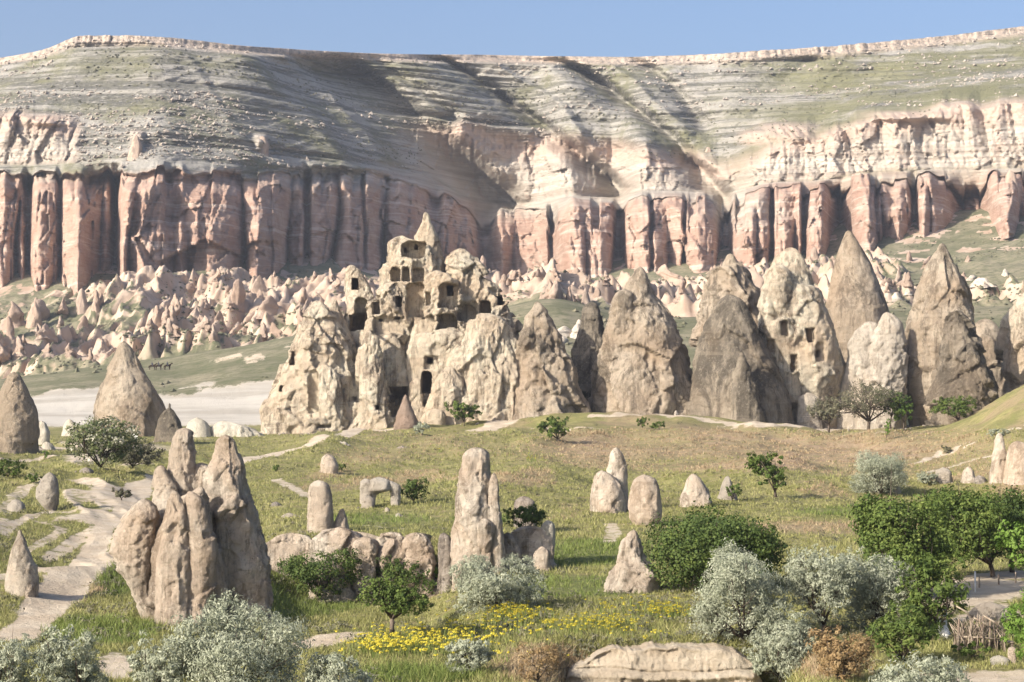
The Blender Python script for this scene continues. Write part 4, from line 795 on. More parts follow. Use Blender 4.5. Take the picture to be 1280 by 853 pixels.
def leaves(cen, rc, per, ll, lw, seed, centre=None, up=.3, droop=0, flat=.8, tintv=None):
    """rhombic leaves in round clumps; cen (n,3), rc (n,)"""
    r = np.random.default_rng(seed); n = len(cen)*per; ci = np.repeat(np.arange(len(cen)), per)
    u = r.normal(size=(n, 3)); u /= np.linalg.norm(u, axis=1)[:, None]; rad = r.random(n)**.4
    p = cen[ci]+u*(rc[ci]*rad)[:, None]*np.array([1, 1, flat])
    c0 = centre if centre is not None else cen.mean(0)
    out = cen[ci]-c0; out /= np.linalg.norm(out, axis=1)[:, None]+1e-6
    nrm = u*.7+out*.5+r.normal(size=(n, 3))*.45; nrm[:, 2] += up; nrm /= np.linalg.norm(nrm, axis=1)[:, None]
    a = np.cross(nrm, r.normal(size=(n, 3))); a[:, 2] += droop; a -= nrm*(a*nrm).sum(1)[:, None]; a /= np.linalg.norm(a, axis=1)[:, None]+1e-6; b = np.cross(nrm, a)
    sz = (.65+.7*r.random(n))[:, None]
    V = np.stack([p-a*ll*sz/2, p+b*lw*sz/2-nrm*ll*.08, p+a*ll*sz/2, p-b*lw*sz/2-nrm*ll*.08], 1).reshape(-1, 3)
    Q = np.arange(n*4).reshape(-1, 4)
    ct = r.random(len(cen)) if tintv is None else tintv
    tint = np.repeat(np.clip(.55*ct[ci]+.45*r.random(n), 0, 1), 4)
    return V, Q, tint
def plant(name, bbox, base, kind, label, cat, group=None, n=None, ll=.14, lw=.09, trunk=None, nb=7, seed=None, dens=1., Y=None, bare=0., up=.3, droop=0, clump=.16, low=.0, bdepth=1.):
    """bbox: left, top, right, bottom of the crown; base: where the stem meets the ground"""
    RS[0] += 1; seed = seed or RS[0]; r = np.random.default_rng(seed)
    if Y is None: _, Y, _ = hit(*base)
    s = Y/F; bx = (base[0]-640)*s; gz = float(H(bx, Y)); o0 = np.array([bx, Y, gz])
    x0, x1 = (bbox[0]-640)*s-bx, (bbox[2]-640)*s-bx; z1, z0 = CH-(bbox[1]-YH)*s-gz, CH-(bbox[3]-YH)*s-gz
    w, h = (x1-x0)/2*1.09, (z1-z0)/2*1.05; C0 = np.array([(x0+x1)/2, 0, (z0+z1)/2]); dp = min(w, h*1.6)*bdepth
    bl = [(C0+np.array([0, 0, -h*low*.1]), np.array([w*.82, dp*.8, h*(.84+.1*low)]))]
    for k in range(nb):
        a = 2*pi*k/nb+r.random()*.7; e = (r.uniform(-.6, .8) if low == 0 else r.uniform(-1, .8))
        rr = r.uniform(.30, .5)
        q = C0+np.array([cos(a)*w*(1-rr)*.98, sin(a)*dp*(1-rr), h*e*(1-rr)*1.15]); bl.append((q, np.array([w*rr, dp*rr, h*min(rr*1.15, .6)])))
    area = 4*pi*(((w*dp)**1.6+(w*h)**1.6+(dp*h)**1.6)/3)**(1/1.6)
    N = int(n or min(46000, area*dens/(ll*lw*.5)*.85)); per = 26; nc = max(6, N//per)
    cs = []; nr = []
    wts = np.array([b[1][0]*b[1][2] for b in bl]); wts /= wts.sum()
    for k in r.choice(len(bl), nc, p=wts):
        c, R = bl[k]; u = r.normal(size=3); u /= np.linalg.norm(u); cs.append(c+u*R*(r.random()**.33)*.95)
    cs = np.array(cs); rc = clump*min(w, h*1.3)*(.55+.9*r.random(nc))
    cs = cs[(cs[:, 2]-rc*.5 > .02) | (r.random(nc) < .3)]; cs[:, 2] = np.maximum(cs[:, 2], .08)
    V, Q, t = leaves(cs, rc[:len(cs)], per, ll, lw, seed, C0, up, droop)
    V[:, 2] = np.maximum(V[:, 2], -.1)
    root = bpy.data.objects.new(name, None); COL.objects.link(root); root.location = o0; root.empty_display_size = .5; tag(root, label, cat, group)
    me = mesh_np('crown', V, Q, False); fattr(me, 'tint', t); link('crown', me, L[kind], root)
    tr = trunk if trunk else max(.05, min(w, h)*.06)
    parts = []; fork = np.array([C0[0]*.12, 0, max(.15, z0*.95)])
    mid = fork*.5+np.array([r.normal()*.12*w*.3, r.normal()*.05, 0])
    parts.append(tube([[0, 0, -.3], [mid[0]*.7, mid[1], fork[2]*.5], fork], [tr*1.15, tr*.9, tr*.8], 8))
    for c, R in bl[1:]+bl[:1]:
        e = c+np.array([0, 0, R[2]*.35]); m1 = fork+(e-fork)*.45+np.array([r.normal()*.1*w, r.normal()*.1*w, -.05*h])
        parts.append(tube([fork*.97, m1, e], [tr*.55, tr*.34, tr*.1], 5))
        for q in range(3 if bare == 0 else 9):
            e2 = c+r.normal(size=3)*R*(.6 if bare == 0 else .75); parts.append(tube([m1, (m1+e2)/2+r.normal(size=3)*.06*w, e2], [tr*.25, tr*.16, tr*.05], 4))
    tv, tq = join(parts); link('trunk', quads_mesh('trunk', tv, tq), BARK, root)
    return root

# big green trees
BG = 'big_green'
plant('walnut_tree', (1066, 612, 1190, 742), (1135, 750), 'green', 'big leafy dark green tree, left half of the walnut clump at right', 'tree', nb=10, ll=.16, lw=.11, low=.75, dens=2.1, trunk=.16)
plant('walnut_tree', (1150, 603, 1264, 704), (1242, 722), 'green', 'big green tree with a bare trunk showing above the pale terrace', 'tree', nb=10, ll=.16, lw=.11, low=.75, dens=2.1, trunk=.14)
plant('walnut_tree', (1208, 606, 1320, 690), (1266, 716), 'dark', 'dark green tree with two thin trunks at the right edge', 'tree', nb=9, ll=.16, lw=.11, low=.75, dens=2.1, trunk=.14)
plant('green_tree', (1246, 650, 1330, 722), (1300, 745), 'bright', 'bright green bough reaching in from the right edge', 'tree', nb=6, ll=.2, lw=.14)
plant('walnut_tree', (806, 630, 984, 742), (895, 738), 'dark', 'broad dark green tree behind the silver bushes, right of the hunched rock', 'tree', nb=14, ll=.15, lw=.10, low=.85, dens=1.7)
plant('fruit_tree', (443, 714, 544, 772), (490, 798), 'green', 'small open tree with a forked dark trunk at the edge of the yellow flowers', 'tree', nb=8, ll=.12, lw=.08, trunk=.11)
plant('green_bush', (350, 684, 452, 750), (400, 752), 'dark', 'dark green bush in the shade of the hollow below the scarp', 'bush', nb=7, ll=.13, lw=.09)
plant('green_bush', (462, 692, 540, 742), (515, 748), 'dark', 'dark bush hiding behind the small open tree', 'bush', nb=6)
plant('sapling', (532, 703, 556, 730), (545, 738), 'bright', 'slim bright sapling at the foot of the dark stump', 'tree', nb=4)
plant('green_bush', (628, 626, 684, 662), (655, 661), 'dark', 'dark green bush growing on top of the flat-topped block', 'bush', nb=6, Y=PW+3.5)
plant('green_bush', (499, 594, 537, 628), (517, 629), 'dark', 'round green bush touching the hooked pale rock', 'bush', nb=6)
plant('green_tree', (669, 518, 716, 549), (698, 552), 'green', 'small dense green tree standing alone before the broad brown cone', 'tree', nb=6, ll=.3, lw=.22, trunk=.14)
plant('green_tree', (932, 563, 987, 614), (970, 622), 'green', 'rounded green tree alone on the reddish slope', 'tree', nb=7, ll=.26, lw=.18, trunk=.13)
plant('green_bush', (556, 500, 606, 527), (580, 527), 'green', 'green bush at the foot of the rock castle', 'bush', Y=304, nb=6, ll=.34, lw=.24)
plant('shrub', (516, 525, 538, 544), (527, 544), 'silver', 'tiny greyish shrub between the pink pyramid and the path', 'bush', nb=4, ll=.3, lw=.15)
plant('blossom_bush', (80, 518, 178, 586), (125, 586), 'blossom', 'large leafy bush with pale blossom in front of the lone cone', 'bush', nb=9, ll=.28, lw=.16)
plant('thorn_bush', (140, 545, 204, 585), (165, 586), 'grey', 'brown twiggy bush right of the blossoming bush', 'bush', nb=6, ll=.2, lw=.10, bare=1)
plant('shrub', (-14, 573, 34, 598), (10, 598), 'green', 'low dark green bush at the left edge below the blunt cone', 'bush', nb=5)
plant('shrub', (28, 590, 54, 604), (42, 604), 'green', 'small green shrub behind the tooth-shaped rock', 'bush', nb=4)
plant('shrub', (52, 562, 62, 574), (56, 575), 'bright', 'tiny green shrub beside the little cream boulder', 'bush', nb=3, ll=.2)
plant('thorn_bush', (138, 608, 166, 626), (152, 626), 'grey', 'low grey scrub on the pale saddle by the path', 'bush', nb=5, ll=.16, bare=1)
plant('bare_tree', (1008, 492, 1062, 530), (1036, 534), 'grey', 'olive-grey tree with a crooked trunk, leftmost below the windowed pinnacle', 'tree', Y=304, nb=6, ll=.28, lw=.18, bare=1, dens=.55, trunk=.2)
plant('bare_tree', (1040, 476, 1124, 526), (1087, 534), 'grey', 'half bare grey spreading tree in front of the pale slab rock', 'tree', Y=304, nb=8, ll=.26, lw=.14, bare=1, dens=.4, trunk=.3)
plant('green_tree', (1092, 486, 1138, 520), (1114, 530), 'dark', 'dark green tree just right of the half bare tree', 'tree', Y=304, nb=6, ll=.3, lw=.2)
plant('green_bush', (1112, 503, 1144, 528), (1130, 531), 'bright', 'bright green bush left of the tallest right pinnacle', 'bush', Y=304, nb=5, ll=.3, lw=.2)
plant('green_tree', (1160, 494, 1224, 524), (1198, 530), 'green', 'flat-topped green tree below the grey lower cone', 'tree', Y=304, nb=7, ll=.3, lw=.2, trunk=.14)
plant('sapling', (1104, 520, 1114, 548), (1108, 550), 'bright', 'thin sapling alone in front of the bare trees', 'tree', nb=3, ll=.2)
plant('shrub', (794, 519, 812, 536), (803, 536), 'green', 'low green shrub on the crest below the tallest central cone', 'bush', nb=4, ll=.3)
plant('shrub', (810, 526, 836, 537), (824, 537), 'green', 'flat grey-green shrub beside the low crest shrub', 'bush', nb=4, ll=.3)
plant('shrub', (904, 604, 930, 626), (915, 627), 'green', 'thin green shrub leaning on the small spike rock', 'bush', nb=4, dens=.6)
plant('shrub', (338, 560+20, 352, 590), (345, 591), 'green', 'little shrub on the slope left of the egg-shaped boulder', 'bush', nb=3)
plant('shrub', (419, 577, 433, 590), (427, 590), 'green', 'little green shrub at the foot of the egg-shaped boulder', 'bush', nb=3)
plant('shrub', (1176, 556, 1190, 567), (1183, 568), 'grey', 'grey tuft bush on the right hill between the paths', 'bush', nb=3)
plant('shrub', (1232, 535, 1262, 547), (1248, 548), 'silver', 'flat grey-green shrub high on the right hill', 'bush', nb=4)
# silver bushes
SV = dict(ll=.14, lw=.045, up=.1, droop=.9, clump=.12)
for bb, ba, lb in (
 ((560, 692, 680, 764), (622, 764), 'round silver bush in front of the tall central pillar'),
 ((212, 738, 386, 900), (300, 905), 'largest silver bush, in front of the cluster of fused towers'),
 ((42, 772, 132, 900), (90, 905), 'silver bush left of the bare patch at the bottom edge'),
 ((160, 786, 246, 900), (200, 905), 'silver bush between the bare patch and the largest silver bush'),
 ((-40, 790, 50, 900), (10, 905), 'grey-green bush in the bottom left corner'),
 ((378, 808, 472, 900), (425, 905), 'low silver bush left of the yellow flower patch at the bottom'),
 ((558, 794, 618, 842), (588, 843), 'small silver shrub among the yellow flowers'),
 ((866, 682, 990, 800), (930, 802), 'silver bush overlapping the broad dark green tree'),
 ((982, 672, 1076, 780), (1030, 796), 'silver bush between two others under the reddish meadow'),
 ((1052, 686, 1152, 782), (1100, 792), 'silver bush at the left foot of the walnut clump'),
 ((930, 766, 1020, 846), (975, 862), 'silver bush with a short dark trunk beside the cream soil bank'),
 ((1084, 808, 1208, 900), (1145, 905), 'silver bush at the bottom edge right of the rusty scrub'),
 ((1064, 563, 1134, 618), (1100, 619), 'silver bush alone on the slope above the walnut clump'),
 ((1146, 588, 1172, 606), (1158, 607), 'small silver bush just left of the pinkish boulder')):
    plant('silver_bush', bb, ba, 'silver', lb, 'bush', 'silver-leaved bushes of the foreground', nb=11, low=.9, dens=1.25 if bb[3] > 640 else 1.3, **SV)
plant('rusty_scrub', (1012, 776, 1094, 856), (1050, 858), 'rust', 'rust-brown dry scrub between two silver bushes', 'bush', nb=8, ll=.13, lw=.05, low=.5)
plant('rusty_scrub', (640, 796, 706, 850), (672, 856), 'rust', 'reddish dry scrub on the bank right of the yellow flowers', 'bush', nb=7, ll=.10, lw=.04, low=.5, dens=.4)
plant('willow_bush', (1080, 752, 1176, 824), (1128, 830), 'green', 'fresh green shrub in front of the white rack', 'bush', nb=9, ll=.2, lw=.07, low=.3)
plant('willow_bush', (1120, 692, 1214, 786), (1165, 800), 'green', 'taller green shrub beside the brushwood pen', 'bush', nb=8, ll=.2, lw=.09, low=.3)
plant('willow_bush', (1252, 728, 1330, 836), (1300, 842), 'bright', 'light green willow bush at the right edge by the bench', 'bush', nb=8, ll=.2, lw=.06, low=.3)
plant('shrub', (1190, 800, 1240, 824), (1215, 826), 'green', 'low shrub growing at the foot of the brushwood pen', 'bush', nb=5)

# ground cover
def scatter(n, pxr, pyr, seed, ymin=58, dens=None):
    r = np.random.default_rng(seed); a = r.uniform(*pxr, n); b = r.uniform(*pyr, n)
    # screen density -> nearest ground: use the grid for speed
    gi = np.clip(((a+150)/1580*759).astype(int), 0, 758)
    k = np.zeros(n, int)
    for j in np.unique(gi):
        m = gi == j; col = gPY[:, j]; run = np.minimum.accumulate(col); vis = col <= run+1e-6; idx = np.nonzero(vis)[0]
        k[m] = idx[np.clip(np.searchsorted(-run[idx], -b[m]), 0, len(idx)-1)]
    k = np.clip(k, 0, gX.shape[0]-2); fx = r.random(n); fy = r.random(n)
    X = gX[k, gi]*(1-fx)+gX[k, gi+1]*fx; Y = gY[k, gi]*(1-fy)+gY[k+1, gi]*fy; X = X*Y/gY[k, gi]
    return X, Y, H(X, Y), k, gi
def tufts(name, label, mat, X, Y, Z, h, blades, wpx, seed, spread=.35, lean=.45):
    r = np.random.default_rng(seed); n = len(X); i = np.repeat(np.arange(n), blades); N = len(i); sc = Y[i]/F
    bx = X[i]+r.normal(size=N)*spread*h[i]; by = Y[i]+r.normal(size=N)*spread*h[i]; hh = h[i]*(.5+.8*r.random(N)); w = np.maximum(.02, wpx*sc)*(.6+.8*r.random(N))
    a = r.random(N)*pi; lx, ly = r.normal(size=N)*lean*hh, r.normal(size=N)*lean*hh; zb = Z[i]-.05
    V = np.stack([np.stack([bx-cos_(a)*w, by-sin_(a)*w, zb], -1), np.stack([bx+cos_(a)*w, by+sin_(a)*w, zb], -1), np.stack([bx+lx, by+ly, zb+hh], -1)], 1).reshape(-1, 3)
    me = mesh_np(name, V, np.arange(3*N).reshape(-1, 3), False); t = np.clip(.5*r.random(n)[i]+.5*r.random(N), 0, 1); fattr(me, 'tint', np.repeat(t, 3))
    return tag(link(name, me, mat), label, kind='stuff')
cos_, sin_ = np.cos, np.sin
X, Y, Z, k, gi = scatter(95000, (-20, 1300), (540, 870), 1)
b_, d_, l_ = gBare[k, gi], gDry[k, gi], gLush[k, gi]; r_ = np.random.default_rng(5).random(len(X)); pat = fbm(P3(X*.25, Y*.25, 0*X), 3, 301)
ok = (b_ < .35) & (Y < 300) & (pat > -.75+.4*r_)
m1 = ok & (l_ > .45) & (r_ < .95); m2 = ok & ~m1 & (d_ > .42+.6*(r_-.5)); m3 = ok & ~m1 & ~m2
for nm, mm, mt, lb, hh in (('lush_grass', m1, 'lush', 'fresh green grass in the damp hollows', .27), ('dry_grass', m2, 'dry', 'reddish dry grass on the slope', .22), ('grass', m3, 'grass', 'olive and straw coloured meadow grass', .22)):
    h_ = hh*(.6+.8*np.random.default_rng(9).random(mm.sum()))*(1+np.clip(pat[mm], 0, 1)); tufts(nm, lb, L[mt], X[mm], Y[mm], Z[mm], h_, 4, .55, 11)
# low scrub cushions (uncountable)
X, Y, Z, k, gi = scatter(4800, (-20, 1300), (530, 860), 21); pat = fbm(P3(X*.08, Y*.08, 0*X), 3, 302)
ok = (gBare[k, gi] < .3) & (pat > .02) & (Y < 320); X, Y, Z = X[ok], Y[ok], Z[ok]
rs = .12+.30*np.random.default_rng(3).random(len(X))**2+Y*.0006
V, Q, t = leaves(np.stack([X, Y, Z+rs*.35], -1), rs, 20, .16, .07, 22, None, .4, 0, .6); sc_ = 1
me = mesh_np('low_scrub', V, Q, False); fattr(me, 'tint', t); tag(link('low_scrub', me, L['grey']), 'low grey-green cushions of scrub dotted over the meadow', kind='stuff')
# yellow flowers
fx = []
for (cx, cy, rx, ry, n) in ((530, 806, 84, 15, 620), (470, 812, 40, 9, 160), (640, 770, 40, 9, 300), (700, 782, 110, 14, 260), (830, 768, 30, 8, 180), (760, 785, 60, 8, 160), (600, 790, 60, 12, 130), (640, 820, 60, 14, 26), (800, 800, 60, 8, 14), (550, 565, 3, 2, 8), (665, 574, 10, 2, 18), (780, 760, 60, 8, 60)):
    r = np.random.default_rng(int(cx)); a = np.clip(cx+r.normal(size=n)*rx*.5, cx-rx*1.3, cx+rx*1.3); b = cy+r.normal(size=n)*ry*.5
    for p, q in zip(a, b): fx.append((p, q))
fx = np.array(fx)[np.random.default_rng(2).random(len(fx)) < .45]; gi = np.clip(((fx[:, 0]+150)/1580*759).astype(int), 0, 758); pts = []
for j in np.unique(gi):
    m = gi == j; col = gPY[:, j]; run = np.minimum.accumulate(col); idx = np.nonzero(col <= run+1e-6)[0]; kk = idx[np.clip(np.searchsorted(-run[idx], -(fx[m, 1]+3)), 0, len(idx)-1)]
    yy = gY[kk, j]; pts += list(zip((fx[m, 0]-640)/F*yy, yy))
pts = np.array(pts); pz = H(pts[:, 0], pts[:, 1]); r = np.random.default_rng(8); fh = .3+.35*r.random(len(pts))
V, Q, t = leaves(np.stack([pts[:, 0], pts[:, 1], pz+fh*.8], -1), .06+.09*r.random(len(pts)), 12, .075, .06, 31, None, 1.2, 0, .35)
me = mesh_np('yellow_flowers', V, Q, False); fattr(me, 'tint', t); tag(link('yellow_flowers', me, L['yellow']), 'drifts of bright yellow flower heads in the meadow', kind='stuff')
tufts('flower_stems', 'green stems under the yellow flowers', L['lush'], pts[:, 0], pts[:, 1], pz, fh*1.05, 4, .35, 33, .2, .2)

# ================================================================= BADLAND CONES
def unit_cone(seed, blunt, nt=26, nz=20):
    z = np.linspace(1, -.35, nz); th = np.linspace(0, 2*pi, nt, endpoint=False)
    w = (1-z.clip(0, 1))**.85*.5*(1-blunt)+blunt*.5*np.sqrt(np.clip(1-z.clip(0, 1)**2.2, 0, 1)); w = np.where(z < 0, .5+(-z)*.5, w)+.015
    X = w[:, None]*np.cos(th); Yy = w[:, None]*np.sin(th); Z = z[:, None]+0*X; P = P3(X, Yy, Z)*2.6+seed*9
    n = .38*fbm(P, 3, seed)+.26*fbm(P*np.array([1.6, 1.6, .25]), 3, seed+1, ridged=True)+.5*worley(P*1.1, seed)[3]
    lx, ly = .30*(vn(P3(0*X, 0*X, Z*1.6+seed), seed)), .3*(vn(P3(0*X+3, 0*X, Z*1.6+seed), seed)); e = np.clip(1-Z, 0, 1)*.6+.4
    if blunt > .3: n = n*.4; lx = lx*.4; ly = ly*.4
    X = X*(1+n*1.5)+lx*e; Yy = Yy*(1+n*1.5)+ly*e
    V = np.stack([X, Yy, Z], -1).reshape(-1, 3); Q = gridq(nt, nz, True); me = mesh_np('badland_cone', V, Q); me.materials.append(M['tuff_pink']); return me
uc = [unit_cone(s, b) for s, b in ((1, 0.), (2, .25), (3, .1), (4, .55), (5, .35), (6, .0), (7, .7))]
def badland(n, boxes, hr, wr, label, group, seed, mat=None, ymin=556, blunt=range(7)):
    r = np.random.default_rng(seed)
    for i in range(n):
        bx = boxes[r.integers(len(boxes))]; a, b = r.uniform(bx[0], bx[2]), r.uniform(bx[1], bx[3]); x, y, z = hit(a, b, ymin, 900)
        ca = x+r.normal(size=12)*3.5; cb = y+r.normal(size=12)*4; cz = H(ca, cb); q = int(np.argmax(cz)); x, y, z = float(ca[q]), float(cb[q]), float(cz[q])
        s = y/F; h = hr[0]*s*(hr[1]/hr[0])**(r.random()**1.5)*.62; w = h*r.uniform(*wr); me = uc[list(blunt)[r.integers(len(list(blunt)))]]
        if mat is not None:
            me = me.copy(); me.materials.clear(); me.materials.append(M[mat])
        o = bpy.data.objects.new('badland_cone', me); COL.objects.link(o); o.location = (x, y, z-h*.1); o.rotation_euler = (0, 0, r.normal()*.5+pi*r.integers(2)); o.scale = (w, w*r.uniform(1.2, 2.6), h); 
        lo, hi = min(q[0] for q in boxes), max(q[2] for q in boxes); f = (a-lo)/(hi-lo); sz = 'tall' if h > s*.85*(hr[0]*hr[1])**.5 else 'low'; sh = 'slender' if w/h < .5*(wr[0]+wr[1])-.07 else ('broad' if w/h > .5*(wr[0]+wr[1])+.07 else 'stout')
        tag(o, '%s %s %s' % (sz, sh, label)+(', left part' if f < .34 else ', right part' if f > .66 else ', middle part'), 'rock cone', group)
badland(26, [(-10, 398, 30, 452), (30, 390, 110, 455)], (20, 52), (.4, .75), 'pink cone in the cluster below the red cliff at far left', 'pink cones at the left edge', 41)
badland(20, [(228, 352, 330, 380), (330, 345, 425, 375), (240, 378, 330, 410)], (12, 26), (.45, .8), 'pink cone in the upper badlands left of the castle', 'upper pink cones left of the castle', 42)
badland(26, [(205, 405, 300, 436), (265, 390, 380, 425), (330, 370, 400, 415), (160, 400, 210, 425)], (22, 52), (.4, .7), 'pink cone in the lower badlands left of the castle', 'lower pink cones left of the castle', 43)
badland(34, [(596, 352, 690, 364), (640, 345, 760, 372), (700, 372, 760, 400)], (10, 24), (.5, .9), 'pink cone behind the knoll right of the castle', 'pink cones behind the knoll', 44)
badland(30, [(760, 360, 960, 400), (830, 345, 900, 420), (690, 395, 760, 420)], (18, 46), (.4, .7), 'pink cone in gaps of the big central cones', 'pink cones between the central cones', 45)
badland(24, [(1000, 325, 1060, 345), (1080, 345, 1130, 372), (1120, 325, 1210, 365)], (12, 30), (.5, .8), 'pink cone in gaps of the right pinnacles', 'pink cones between the right pinnacles', 46)
badland(8, [(1205, 350, 1256, 372)], (9, 15), (.9, 1.5), 'whitish dome between the two right-hand pinnacles', 'white domes at right', 47, 'tuff_pale', 545, (4, 3, 6))
badland(8, [(1125, 378, 1160, 392), (700, 420, 760, 440)], (10, 24), (.8, 1.2), 'pale hump low in a gap of the pinnacle row', 'pale humps in the gaps', 48, 'tuff_pale', 400, (3, 4, 6))
for (bb, lb, h, w) in (((1262, 272), 'tall red rock tower standing apart on the right talus', 62, .4), ((1238, 250), 'squat red rock tower beside the tall red one on the right talus', 34, .6), ((170, 192), 'small square pinnacle alone on the upper left slope', 26, .55), ((328, 190), 'leaning pale block on the shaded mountain slope', 22, .7), ((885, 190), 'stub of pale rock under the shadowed ravine', 8, 1.)):
    x, y, z = hit(bb[0], bb[1], 640, 980) if bb[1] > 230 else (None, None, None)
    if x is None:
        q = np.argmin((mesaPX-bb[0])**2+(mesaPY-bb[1])**2); x, y, z = mesaX.flat[q], mesaY.flat[q], mesaZ.flat[q]
    s = y/F; o = bpy.data.objects.new('rock_tower', uc[6]); COL.objects.link(o); o.location = (x, y, z-1); o.scale = (h*w*s, h*w*s, h*s); tag(o, lb, 'rock')
# stones and dwarf shrubs on the mountain
def lumps(name, label, mat, X, Y, Z, R, seed, flat=.7, kind='stuff'):
    r = np.random.default_rng(seed); n = len(X)
    base = np.array([(1, 0, 0), (0, 1, 0), (-1, 0, 0), (0, -1, 0), (0, 0, 1), (.6, .6, -.5), (-.6, .6, -.5), (-.6, -.6, -.5), (.6, -.6, -.5)], float)
    fc = np.array([(0, 1, 4), (1, 2, 4), (2, 3, 4), (3, 0, 4), (0, 5, 1), (1, 6, 2), (2, 7, 3), (3, 8, 0), (0, 8, 5), (1, 5, 6), (2, 6, 7), (3, 7, 8)])
    V = base[None]*(1+.35*r.normal(size=(n, 9, 3)))*R[:, None, None]*np.array([1, 1, flat])+np.stack([X, Y, Z], -1)[:, None]
    Q = (fc[None]+np.arange(n)[:, None, None]*9).reshape(-1, 3); me = mesh_np(name, V.reshape(-1, 3), Q, False); fattr(me, 'tint', np.repeat(r.random(n), 9)); return tag(link(name, me, mat), label, kind=kind)
lumps('rubble', 'broken tuff stones lying round the feet of the rocks', M['boulder'], RUB[0], RUB[1], H(RUB[0], RUB[1]), RUB[2], 15)
r = np.random.default_rng(77); q = r.choice(mesaX.size, 60000); sl2 = mesaSlope.flat[q]; pz_ = fbm(P3(mesaX.flat[q]*.02, mesaZ.flat[q]*.12, 0*mesaX.flat[q]), 3, 303)
vb = mesaV.flat[q]
s1 = q[(sl2 > .5) & (pz_ > .18)][:2600]; s2 = q[(sl2 > .4) & (pz_ < -.1)][:1900]; s3 = q[(vb > 4.85) & (vb < 5.2)][:350]
s1 = np.concatenate([s1, s3])
lumps('scree', 'pale stones strewn along the ledges of the mountain', M['boulder'], mesaX.flat[s1], mesaY.flat[s1]-.2, mesaZ.flat[s1], .5+1.0*r.random(len(s1))**2.5, 5)
lumps('mountain_scrub', 'dwarf shrubs dotting the mountain slope', L['grey'], mesaX.flat[s2], mesaY.flat[s2]-.2, mesaZ.flat[s2], .35+.5*r.random(len(s2)), 6)
X, Y, Z, k, gi = scatter(5000, (-20, 1300), (240, 530), 61); ok = (Y > 380) & (gBare[k, gi] < .3); X, Y, Z = X[ok], Y[ok], Z[ok]
yy = r.uniform(560, 880, 5000); xx = r.uniform(-.29, .29, 5000)*yy; zz = H(xx, yy); X, Y, Z = np.append(X, xx), np.append(Y, yy), np.append(Z, zz)
keep = fbm(P3(X*.03, Y*.03, 0*X), 3, 304) > -.05; X, Y, Z = X[keep], Y[keep], Z[keep]
lumps('valley_scrub', 'dark dwarf shrubs dotting the far green slopes', L['grey'], X, Y, Z+.1, .3+.7*r.random(len(X))**2, 7)

# ================================================================= SMALL THINGS
wd = NT('old_wood'); wd.col(wd.mix(wd.ramp(wd.noise(3, 5, .7, (1, 1, .2)), .4, .6), (.16, .12, .09), (.34, .28, .21))); WOOD = wd.m
def flatmat(n, c, rough=.8):
    m = NT(n); m.b.inputs['Roughness'].default_value = rough; m.col(m.mix(m.ramp(m.noise(4, 5, .7), .35, .7), c, tuple(x*.75 for x in c))); return m.m
WHT, VIO, WIRE = flatmat('white_paint', (.78, .77, .73)), flatmat('violet_cloth', (.22, .18, .55)), flatmat('wire', (.35, .34, .32))
def empty(name, loc, label, cat, group=None):
    o = bpy.data.objects.new(name, None); COL.objects.link(o); o.location = loc; o.empty_display_size = .5; return tag(o, label, cat, group)
def tubeobj(name, pts, rad, mat, parent=None, n=6): v, q = tube(pts, rad, n); return link(name, quads_mesh(name, v, q), mat, parent)
# brushwood pen
x0, y0, z0 = hit(1222, 815); s = y0/F; pen = empty('brushwood_pen', (x0, y0, z0), 'tumbledown pen of grey brushwood between the green shrub and the willow', 'pen'); r = np.random.default_rng(4)
for i in range(95):
    a = r.uniform(-30, 32)*s; h = (44-abs(a/s-2)*.35+r.normal()*4)*s; rr = r.uniform(.012, .03); d = r.normal()*.35
    tubeobj('stick', [(a, d, -.1), (a+r.normal()*.12, d+r.normal()*.1, h*.5), (a+r.normal()*.3, d+r.normal()*.25, h)], [rr, rr*.9, rr*.5], WOOD, pen, 4)
for a, h in ((-27, 44), (-12, 40), (3, 48), (12, 42), (30, 30)): tubeobj('post', [(a*s, -.3, -.3), (a*s+.05, -.32, h*s*.95)], [.055, .045], WOOD, pen)
for p in (((-29, 58), (-8, 44)), ((-8, 44), (16, 30)), ((-20, 20), (30, 16)), ((5, 46), (33, 28))): tubeobj('rail', [(p[0][0]*s, -.38, p[0][1]*s), ((p[0][0]+p[1][0])/2*s, -.36, (p[0][1]+p[1][1])/2*s+.03), (p[1][0]*s, -.38, p[1][1]*s)], [.035, .04, .03], WOOD, pen)
tw = [tube([(r.uniform(-30, 32)*s, r.normal()*.4, r.uniform(0, 36)*s), (r.uniform(-30, 32)*s, r.normal()*.3, r.uniform(0, 40)*s)], [.008, .004], 3) for _ in range(70)]
tv, tq = join(tw); tag(link('twigs', quads_mesh('twigs', tv, tq), WOOD, pen), kind='stuff')
